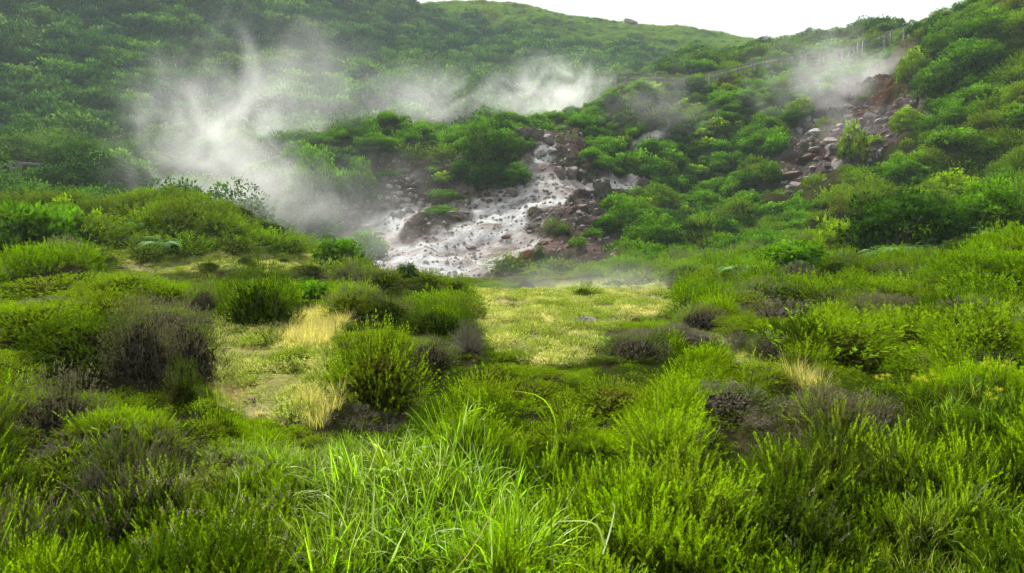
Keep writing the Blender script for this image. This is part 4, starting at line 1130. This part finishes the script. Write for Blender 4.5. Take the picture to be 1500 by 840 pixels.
region(45, [(20, 300), (250, 285), (400, 320), (480, 370), (250, 378), (60, 360)], 26, ['mound', 'mound', 'slope', 'dark'], (1.3, 2.6), (.45, .75), 'heather_bush', 'heather hummock on the left mound, @', 'bush', 'heather hummocks on the left mound', places=[
 (lambda x, y: y < 320 and x < 180, 'along its left skyline'), (lambda x, y: y < 320, 'along its crest before the dense steam'), (lambda x, y: x < 200, 'on its lower left face'), (lambda x, y: x < 340, 'above the pale stones'), (lambda x, y: True, 'on its misty right shoulder')])
region(55, [(1020, 410), (1500, 350), (1500, 560), (1230, 540), (1090, 440)], 26, ['slope', 'heath', 'slope', 'dark', 'grey'], (.7, 1.5), (.45, .8), 'heather_bush', 'heather hummock on the right heath, @', 'bush', 'heather hummocks of the right heath slope', places=[
 (lambda x, y: y < 430 and x > 1250, 'just below the line of ferns'), (lambda x, y: y < 450, 'left of the ferns'), (lambda x, y: x < 1250, 'around the dark round bush'), (lambda x, y: True, 'around the bare stones at the right edge')])
region(40, [(930, 45), (1130, 76), (1280, 60), (1300, 70), (1140, 92), (1000, 112), (930, 90)], 16, ['leafy', 'mound', 'tree'], (2, 4.0), (.5, .9), 'slope_shrub', 'shrub on the ridge behind the handrail, @', 'shrub', 'shrubs on the ridge behind the handrail', places=[
 (lambda x, y: x < 1040, 'above the boardwalk'), (lambda x, y: x < 1170, 'above the middle of the handrail'), (lambda x, y: True, 'near the upper end of the handrail')])

# ferns
G4 = 'pale ferns at the foot of the right slope'
for k in range(30):
    t = k / 29
    px = 1080 + 400 * t; py = np.interp(px, [1080, 1200, 1300, 1400, 1480], [404, 388, 378, 366, 350]) + random.uniform(-5, 4)
    p = hit(px, py)
    o = bpy.data.objects.new('fern', FE[k % 2]); COL.objects.link(o)
    o.location = p; o.rotation_euler = (0, 0, random.random() * 6); s = random.uniform(.8, 1.2); o.scale = (s, s, s)
    tag(o, 'pale green fern in the line of ferns crossing the foot of the right slope', 'fern', G4)
for k in range(14):
    p = hit(random.uniform(55, 240), random.uniform(338, 372))
    o = bpy.data.objects.new('fern', FE[k % 2]); COL.objects.link(o)
    o.location = p; o.rotation_euler = (0, 0, random.random() * 6); s = random.uniform(1.0, 1.5); o.scale = (s, s, s)
    tag(o, 'grey green fern among shrubs at the foot of the left mound', 'fern', 'ferns at the foot of the left mound')
# yellow flowers
for px, py, lb in [(1283, 612, 'left'), (1292, 606, 'left'), (1337, 610, 'middle'), (1350, 613, 'middle'), (1364, 618, 'middle'), (1456, 634, 'right'), (1446, 655, 'right'), (1466, 602, 'upper'), (1434, 600, 'upper')]:
    p = hit(px, py + 6); p[2] += .12
    o = bpy.data.objects.new('yellow_flower', random.choice(FL)); COL.objects.link(o)
    o.location = p; o.rotation_euler = (0, 0, random.random() * 6); s = .30; o.scale = (s * .8, s * .8, s * 1.3)
    tag(o, {'left': 'yellow flower head in the leftmost pair on the right hand heather', 'middle': 'yellow flower head in the middle trio on the right hand heather', 'right': 'pale yellow flower head nearest the right edge of the heather', 'upper': 'faint yellow flower head highest on the right hand heather'}[lb], 'flower', 'yellow flowers, ' + lb)

# a few long blades that stand out of the grass
def blade(pts, wid, label, pale=True):
    """pts: (px, py, distance)"""
    P = np.array([at(*p) for p in pts]); t = np.linspace(0, 1, 14)
    tt = np.linspace(0, 1, len(P)); Q = np.stack([np.interp(t, tt, P[:, i]) for i in range(3)], 1)
    for _ in range(2): Q[1:-1] = (Q[:-2] + 2 * Q[1:-1] + Q[2:]) / 4
    o0 = Q[0].copy(); mb = MB()
    mb.ribbon(Q - o0, wid * (1 - t ** 2.4 * .95), np.array((.5, -.6, .6)), 0, .7)
    tag(link('grass_blade', mb.mesh('grass_blade', ['grass_pale' if pale else 'grass']), o0), label, 'grass blade', 'single blades above the grass')
blade([(812, 860, 2.2), (806, 760, 2.3), (812, 680, 2.35), (820, 640, 2.4), (812, 600, 2.45), (790, 574, 2.4), (745, 573, 2.3)], .007, 'tall green blade bending sharply left at its top, right of the grass clump', False)
blade([(884, 812, 2.2), (893, 785, 2.25), (902, 745, 2.3), (898, 736, 2.3)], .010, 'pale blade standing upright among the heather at lower right centre')
blade([(887, 800, 2.2), (878, 770, 2.2), (862, 762, 2.2), (830, 763, 2.15), (815, 764, 2.1)], .010, 'pale blade arching left over the heather at lower right centre')
blade([(648, 860, 2.0), (700, 800, 2.1), (735, 720, 2.2), (748, 700, 2.2), (765, 730, 2.15), (768, 745, 2.1)], .011, 'green blade arching right over the dark gap beside the grass clump', False)
blade([(345, 745, 2.6), (352, 715, 2.6), (350, 698, 2.6), (343, 695, 2.6)], .012, 'short pale blade curling over in the heather left of the grass clump')
blade([(2, 800, 2.3), (14, 770, 2.3), (22, 752, 2.3)], .012, 'broad green blade at the left edge low in the foreground', False)
blade([(412, 596, 6.6), (430, 580, 6.7), (440, 566, 6.7)], .014, 'pale dead stalk lying on the left clearing')

# ------------------------------------------------------------------ rocks
import bmesh
from mathutils import noise as mnoise, Vector
def rock_mesh(name, mat, seed, sub=2, n=11):
    rg = np.random.default_rng(seed)
    bm = bmesh.new(); bmesh.ops.create_icosphere(bm, subdivisions=sub, radius=1.35)
    pn = unit(rg.normal(size=(n, 3))); pd = .55 + .4 * rg.random(n)
    for v in bm.verts:
        c = np.array(v.co); dd = pn @ c
        k = min([1.0] + [pd[i] / dd[i] for i in range(n) if dd[i] > .05 * pd[i]])
        v.co = v.co * k * (1 + .10 * mnoise.noise(v.co * 2.3 + Vector((seed, 0, 0))) + .05 * mnoise.noise(v.co * 6 + Vector((seed, 0, 0))))
    me = bpy.data.meshes.new(name); bm.to_mesh(me); bm.free(); me.materials.append(M[mat])
    return me
RK = {k: [rock_mesh('stone', k, i * 7 + j, 3 if k != 'x' else 2) for i in range(5)] for j, k in enumerate(('boulder', 'pale_stone', 'purple_stone', 'rust_stone'))}
def rock(name, mat, p, s, parent=None):
    o = bpy.data.objects.new(name, random.choice(RK[mat])); COL.objects.link(o)
    o.location = [float(c) for c in p]; o.rotation_euler = [random.uniform(-.5, .5), random.uniform(-.5, .5), random.random() * 6.28]; o.scale = s
    if parent:
        o.parent = parent; o.location = [float(p[i] - parent.location[i]) for i in range(3)]
    return o
def boulder(px, py, w, h, mat, label, group=None):
    mats_ = mat
    p = hit(px, py); d = math.hypot(p[0], p[1]); a = w / 2 / F * d * 1.15; b_ = h / 2 / F * d * 1.2
    o = rock('boulder', mats_, (p[0], p[1] + a * .4, p[2] + b_ * .6), (a, a * .8, b_)); o.rotation_euler = (random.uniform(-.15, .15), random.uniform(-.15, .15), random.random() * 6)
    return tag(o, label, 'rock', group)
boulder(835, 31, 13, 9, 'boulder', 'small dark boulder on the skyline of the far hill')
boulder(925, 39, 24, 13, 'boulder', 'larger dark boulder on the skyline right of the smaller one')
boulder(765, 205, 20, 22, 'boulder', 'upright dark stone with green cap on top of the outcrop')
boulder(783, 207, 22, 18, 'boulder', 'blocky grey boulder at the top of the cascade')
boulder(746, 206, 20, 12, 'rust_stone', 'reddish boulder between the bushy tree and the upright stone')
boulder(803, 212, 24, 16, 'purple_stone', 'smooth grey boulder at the head of the white cascade')
boulder(793, 230, 16, 14, 'pale_stone', 'left one of the two pale slabs in the throat of the white cascade')
boulder(808, 226, 13, 12, 'pale_stone', 'right one of the two pale slabs in the throat of the white cascade')
boulder(883, 287, 30, 26, 'boulder', 'pointed dark rock at the right end of the white ground')
boulder(752, 288, 20, 13, 'purple_stone', 'pale cracked boulder at the left of the cascade')
boulder(836, 262, 22, 18, 'purple_stone', 'grey boulder under the green slope right of the cascade')
boulder(822, 262, 14, 20, 'purple_stone', 'narrow grey stone left of the grey boulder right of the cascade')
boulder(1055, 260, 14, 10, 'pale_stone', 'small pale rock in the scrub of the right slope')
boulder(850, 475, 46, 10, 'boulder', 'dark overhung stone in the middle of the far clearing')
boulder(800, 358, 18, 8, 'rust_stone', 'rusty stone at the right edge of the mud pool')
boulder(742, 350, 12, 7, 'rust_stone', 'small rusty stone in the middle of the mud pool')
boulder(690, 366, 14, 7, 'purple_stone', 'small grey stone in the front of the mud pool')

def outcrop(name, label, pl, n, mats, size, flat=.75):
    cx = sum(p[0] for p in pl) / len(pl); cy = sum(p[1] for p in pl) / len(pl)
    c = hit(cx, cy); root = bpy.data.objects.new(name, None); COL.objects.link(root); root.location = c
    tag(root, label, 'rocks')
    xs = [p[0] for p in pl]; ys = [p[1] for p in pl]; k = 0; pts = []
    for _ in range(n * 30):
        if k >= n: break
        px = random.uniform(min(xs), max(xs)); py = random.uniform(min(ys), max(ys))
        w_ = random.uniform(*size)
        if not inpoly(np.array([px]), np.array([py]), pl)[0] or any(abs(px - a) < (w_ + c_) * .36 and abs(py - b) < (w_ + c_) * .28 for a, b, c_ in pts): continue
        p = hit(px, py); d = math.hypot(p[0], p[1]); a = w_ / 2 / F * d
        if abs(d - math.hypot(c[0], c[1])) > 16: continue
        rock('stone', random.choice(mats), (p[0], p[1] + a * .3, p[2] - a * .22), (a * random.uniform(.9, 1.35), a * random.uniform(.8, 1.1), a * random.uniform(.7, 1.1) * flat * 1.2), root)
        pts.append((px, py, w_)); k += 1
outcrop('rocky_cliff', 'pale cracked rock face in the left wall of the hollow', [(560, 258), (600, 248), (612, 275), (624, 312), (575, 316), (556, 290)], 42, ['pale_stone', 'pale_stone', 'purple_stone'], (7, 17))
outcrop('rocky_cliff', 'broken dark rocks with pale gaps at far left of the hollow wall', [(505, 262), (545, 262), (550, 318), (508, 322)], 24, ['boulder', 'pale_stone', 'purple_stone'], (6, 14))
outcrop('rock_bank', 'brown broken rock bank below the central outcrop', [(650, 310), (690, 262), (760, 262), (745, 292), (700, 300), (680, 325)], 40, ['boulder', 'rust_stone', 'purple_stone'], (6, 15))
outcrop('rock_bank', 'grey and rusty rocks lining the right side of the cascade', [(815, 215), (855, 200), (862, 262), (905, 268), (860, 272), (812, 256)], 40, ['purple_stone', 'rust_stone', 'boulder'], (5, 13))
outcrop('rock_bank', 'brown rocks between the two white runs right of the pool', [(785, 322), (825, 300), (870, 296), (880, 330), (830, 345), (775, 345)], 34, ['boulder', 'boulder', 'purple_stone'], (6, 15))
outcrop('rock_bank', 'reddish stones on the pink ground right of the mud pool', [(790, 362), (880, 366), (880, 378), (800, 384)], 20, ['rust_stone', 'purple_stone'], (4, 10))
outcrop('rock_bank', 'grey rocks in the pale stream of the cascade', [(770, 270), (800, 240), (812, 262), (830, 285), (790, 300), (755, 310)], 26, ['pale_stone', 'purple_stone'], (4, 11))
outcrop('rock_slide', 'purple grey slabs of the rock slide on the right slope', [(1150, 255), (1172, 228), (1215, 200), (1245, 190), (1240, 235), (1215, 262), (1170, 275)], 60, ['purple_stone', 'purple_stone', 'boulder', 'purple_stone', 'rust_stone'], (12, 38), .5)
outcrop('rock_slide', 'bluish grey rock at the upper left of the rock slide', [(1162, 205), (1180, 172), (1208, 178), (1190, 205), (1170, 212)], 16, ['pale_stone', 'purple_stone'], (9, 18), .7)
outcrop('rock_slide', 'rusty red rocks right of the lone shrub on the rock slide', [(1262, 225), (1275, 180), (1330, 140), (1345, 175), (1300, 215), (1260, 250)], 36, ['rust_stone', 'rust_stone', 'boulder', 'purple_stone'], (8, 18), .7)
outcrop('rock_slide', 'small blue grey rocks low at the right of the rock slide', [(1268, 240), (1276, 222), (1292, 220), (1290, 232)], 8, ['pale_stone'], (7, 13), .8)
outcrop('rock_slide', 'pinkish stones in the steam at the top of the rock slide', [(1225, 195), (1245, 155), (1275, 150), (1290, 170), (1260, 200)], 26, ['purple_stone'], (7, 15), .7)
outcrop('rocky_ledge', 'ochre and brown stones along the upper rim of the rock slide', [(1330, 120), (1345, 85), (1362, 90), (1340, 145)], 16, ['rust_stone', 'purple_stone'], (5, 11), .8)
outcrop('rocks', 'pale yellowish rocks showing through the scrub at the foot of the right slope', [(1082, 335), (1098, 330), (1100, 352), (1084, 356)], 6, ['pale_stone'], (6, 11))
outcrop('rock_slide', 'loose dark rocks at the bottom left of the rock slide', [(1128, 258), (1150, 235), (1160, 270), (1180, 282), (1140, 285)], 18, ['boulder', 'rust_stone', 'purple_stone'], (6, 13), .7)
S = sample(16000, -.2, .62, 38, 92)
S = keep(S, ((S['rock'] > .5) & (rnd(len(S['x'])) < .8)) | ((S['white'] > .5) & (rnd(len(S['x'])) < .025)))
n = len(S['x'])
rubble = [rock_mesh('rubble', k, 90 + i, 1) for i, k in enumerate(('boulder', 'purple_stone', 'rust_stone', 'pale_stone', 'pale_stone'))]
idx = np.where(S['white'] > .5, 3 + RNG.integers(0, 2, n), RNG.integers(0, 4, n))

scatter('rubble', rubble, S['p'], .04 + .17 * rnd(n) ** 3, 'loose stones strewn over the bare ground round the vents', 'stones', rot=rn(n, 3), idx=idx)
S = sample(9000, -.65, .7, 9, 34)
S = keep(S, (S['clear'] > .4) & (fbm(S['x'] / .9, S['y'] / .9, 0, 3, 66) > .05)); n = len(S['x'])
scatter('pebbles', [rock_mesh('pebble', 'pale_stone', 120 + i, 1) for i in range(3)], S['p'], .015 + .05 * rnd(n) ** 2, 'pale stones lying on the mossy clearings', 'stones', rot=rn(n, 3))

# ------------------------------------------------------------------ boardwalks and handrails
def bar(a, b, w_, h_):
    """a squared timber between two points"""
    a, b = np.array(a, float), np.array(b, float); d = b - a; ln = np.linalg.norm(d); d /= ln
    s = np.cross(d, (0, 0, 1.)); s = s / np.linalg.norm(s) if np.linalg.norm(s) > .01 else np.array((1., 0, 0)); u = np.cross(s, d)
    v = [p + s * x * w_ / 2 + u * y * h_ / 2 for p in (a, b) for x, y in ((-1, -1), (1, -1), (1, 1), (-1, 1))]
    f = [(0, 1, 5, 4), (1, 2, 6, 5), (2, 3, 7, 6), (3, 0, 4, 7), (3, 2, 1, 0), (4, 5, 6, 7)]
    return v, f
def timber(name, a, b, w_, h_, root):
    o0 = np.array(root.location)
    v, f = bar(np.array(a) - o0, np.array(b) - o0, w_, h_)
    me = bpy.data.meshes.new(name); me.from_pydata([tuple(x) for x in v], [], f); me.materials.append(M['weathered_wood'])
    return link(name, me, parent=root)
def railing(name, label, cat, pts, fh=1.0, deck=False, legs=0.0, rails=(0.0, -.45), post=.19, rail=.15, two=0.0):
    """pts: top of the handrail as (px, py, distance); posts go down to the ground"""
    P = [np.array(at(*p)) for p in pts]
    root = bpy.data.objects.new(name, None); COL.objects.link(root); root.location = P[0]; tag(root, label, cat)
    off = [np.zeros(3)] + ([np.array((0, two, .02))] if two else [])
    for o_ in off:
        Q = [p + o_ for p in P]
        for k, p in enumerate(Q):
            g = float(height(np.array([p[0]]), np.array([p[1]]))[0])
            bot = max(min(g, p[2] - fh) - .2, p[2] - fh - 1.1)
            timber('post', (p[0], p[1], bot), (p[0], p[1], p[2] + .04), post, post, root)
            if k:
                for r_ in rails:
                    timber('rail', Q[k - 1] + (0, -.08, r_), p + (0, -.08, r_), rail * .6, rail, root)
    if deck:
        for k in range(1, len(P)):
            a = P[k - 1] + (0, two / 2, -fh - .05); b_ = P[k] + (0, two / 2, -fh - .05)
            timber('deck', a, b_, two + .2, .12, root)
            timber('bearer', a + (0, -two / 2, -.16), b_ + (0, -two / 2, -.16), .12, .2, root)
    return root
yy = lambda px: float(np.interp(px, [900, 950, 1000, 1050, 1100, 1140, 1200, 1240, 1297, 1345], [85, 86, 88, 90.5, 92.5, 93.5, 93.5, 92.5, 90.5, 86.5]))
railing('boardwalk', 'short weathered timber boardwalk with railings across the notch in the ridge', 'boardwalk', [(x, y, yy(x)) for x, y in [(905, 110), (918, 110), (935, 111), (952, 111), (962, 110), (975, 111), (990, 111.5), (1003, 112)]], 1.0, True, two=1.3)
railing('handrail', 'long grey wooden handrail climbing the ridge from the boardwalk to the hilltop', 'handrail', [(x, y, yy(x)) for x, y in [(1040, 108), (1052, 105), (1064, 101.5), (1085, 96), (1107, 90), (1125, 87), (1146, 83.5), (1162, 81.5), (1181, 79), (1208, 75), (1235, 70), (1252, 66)]], 1.0, two=1.4)
railing('handrail', 'dark handrail at the top of the ridge against the white sky', 'handrail', [(x, y, yy(x)) for x, y in [(1265, 60), (1297, 49), (1306, 46), (1334, 37.5), (1341, 37), (1366, 24)]], 1.0, rails=(0, -.5), two=1.3)
railing('boardwalk', 'pale boardwalk rail sloping behind the cliff top left of the bushy tree', 'boardwalk', [(470, 232, 80), (496, 226, 82), (530, 222, 84), (565, 216, 86), (600, 210, 88), (630, 202, 90), (660, 195, 92), (688, 189, 94)], .9, True, two=1.3)
railing('wooden_rail', 'weathered wooden rail at the left edge below the wooded hillside', 'rail', [(-25, 252, 64), (14, 239, 64), (25, 237, 65)], 1.1, rails=(0, -.5), post=.26, rail=.18)
railing('wooden_rail', 'low wooden rail half hidden by a shrub behind the left mound', 'rail', [(30, 239, 66), (58, 241, 66), (96, 242, 66)], .7, rails=(0,), rail=.18)

# ------------------------------------------------------------------ steam and haze
def steam(px, py, Y, rx, ry, rz, dens, label, scale=.34, thr=.44, seed=0, lean=0.0):
    bm = bmesh.new(); bmesh.ops.create_icosphere(bm, subdivisions=3, radius=1)
    me = bpy.data.meshes.new('steam'); bm.to_mesh(me); bm.free()
    m, nt = new_mat('steam')
    o_ = N(nt, 'ShaderNodeTexCoord').outputs['Object']
    pos = N(nt, 'ShaderNodeNewGeometry').outputs['Position']
    ln = N(nt, 'ShaderNodeVectorMath', operation='LENGTH'); L(nt, o_, ln.inputs[0])
    mp = N(nt, 'ShaderNodeMapping'); L(nt, pos, mp.inputs['Vector']); mp.inputs['Location'].default_value = (seed * 7.3, 0, 0); mp.inputs['Scale'].default_value = (1, 1, .92); mp.inputs['Rotation'].default_value = (.3, .5, .2)
    t = N(nt, 'ShaderNodeTexNoise'); t.inputs['Scale'].default_value = scale; t.inputs['Detail'].default_value = 4; t.inputs['Roughness'].default_value = .52; t.inputs['Distortion'].default_value = 1.3
    L(nt, mp.outputs[0], t.inputs['Vector'])
    fall = maprange(nt, ln.outputs['Value'], .0, 1.0, 1, 0); fall.node.interpolation_type = 'SMOOTHSTEP'
    # torn into wisps by the noise, thinning out towards the rim
    v = maprange(nt, math_(nt, 'ADD', t.outputs['Fac'], math_(nt, 'MULTIPLY', fall, .16)), thr, thr + .26)
    v = math_(nt, 'MULTIPLY', math_(nt, 'POWER', v, 1.4), math_(nt, 'MULTIPLY', fall, dens))
    vs = N(nt, 'ShaderNodeVolumeScatter'); vs.inputs['Color'].default_value = (.965, .99, 1, 1); vs.inputs['Anisotropy'].default_value = .33
    L(nt, v, vs.inputs['Density'])
    out = N(nt, 'ShaderNodeOutputMaterial'); L(nt, vs.outputs[0], out.inputs['Volume'])
    me.materials.append(m)
    o = link('steam', me, at(px, py, Y), s=(rx, ry, rz)); o.rotation_euler = (0, lean, 0)
    return tag(o, label, 'steam', 'steam from the vents', 'stuff')
steam(308, 215, 50, 8, 5, 7.5, .145, 'dense white column of steam rising behind the left mound', seed=1)
steam(370, 290, 48, 8.0, 4, 5, .085, 'steam spreading low to the right from the foot of the dense column', seed=12)
steam(420, 345, 42, 8.0, 3.0, 3.4, .075, 'thin steam drifting over the right shoulder of the left mound', seed=2)
steam(420, 150, 76, 13, 6, 13, .045, 'faint veil of steam high before the wood, right of the dense column', scale=.20, seed=3)
steam(560, 385, 40, 9, 3.0, 3.0, .05, 'low steam lying on the left end of the mud pool', seed=4)
steam(520, 295, 50, 9, 3.5, 6.0, .03, 'thin mist before the left wall of the hollow', seed=5)
steam(815, 150, 94, 11, 6, 7.5, .15, 'steam rising behind the stones at the top of the cascade', seed=6)
steam(640, 150, 100, 16, 6, 7, .06, 'pale drift of steam above the sloping boardwalk rail', scale=.22, seed=14)
steam(1205, 118, 74, 9, 4, 7, .12, 'steam drifting over the left part of the rock slide', seed=7)
steam(1300, 112, 76, 7, 3.5, 4.2, .12, 'steam under the top end of the handrail', seed=8)
steam(1240, 175, 62, 5, 2.5, 5.0, .06, 'wisp of steam rising from the middle of the rock slide', seed=9)
steam(955, 165, 74, 8, 3, 7, .05, 'faint wisp in the gully below the boardwalk', seed=17)
steam(900, 428, 22, 6.2, 2.6, 1.5, .09, 'thin ground mist at the back of the far clearing', seed=11)

bm = bmesh.new(); bmesh.ops.create_cube(bm, size=1)
me = bpy.data.meshes.new('haze'); bm.to_mesh(me); bm.free()
m, nt = new_mat('haze')
pv = N(nt, 'ShaderNodeVolumePrincipled'); pv.inputs['Color'].default_value = (.72, .93, .97, 1); pv.inputs['Density'].default_value = .00045
pv.inputs['Anisotropy'].default_value = .0
out = N(nt, 'ShaderNodeOutputMaterial'); L(nt, pv.outputs[0], out.inputs['Volume'])
me.materials.append(m)
o = link('haze', me, (0, 205, 40), s=(1300, 530, 100))
o['kind'] = 'stuff'
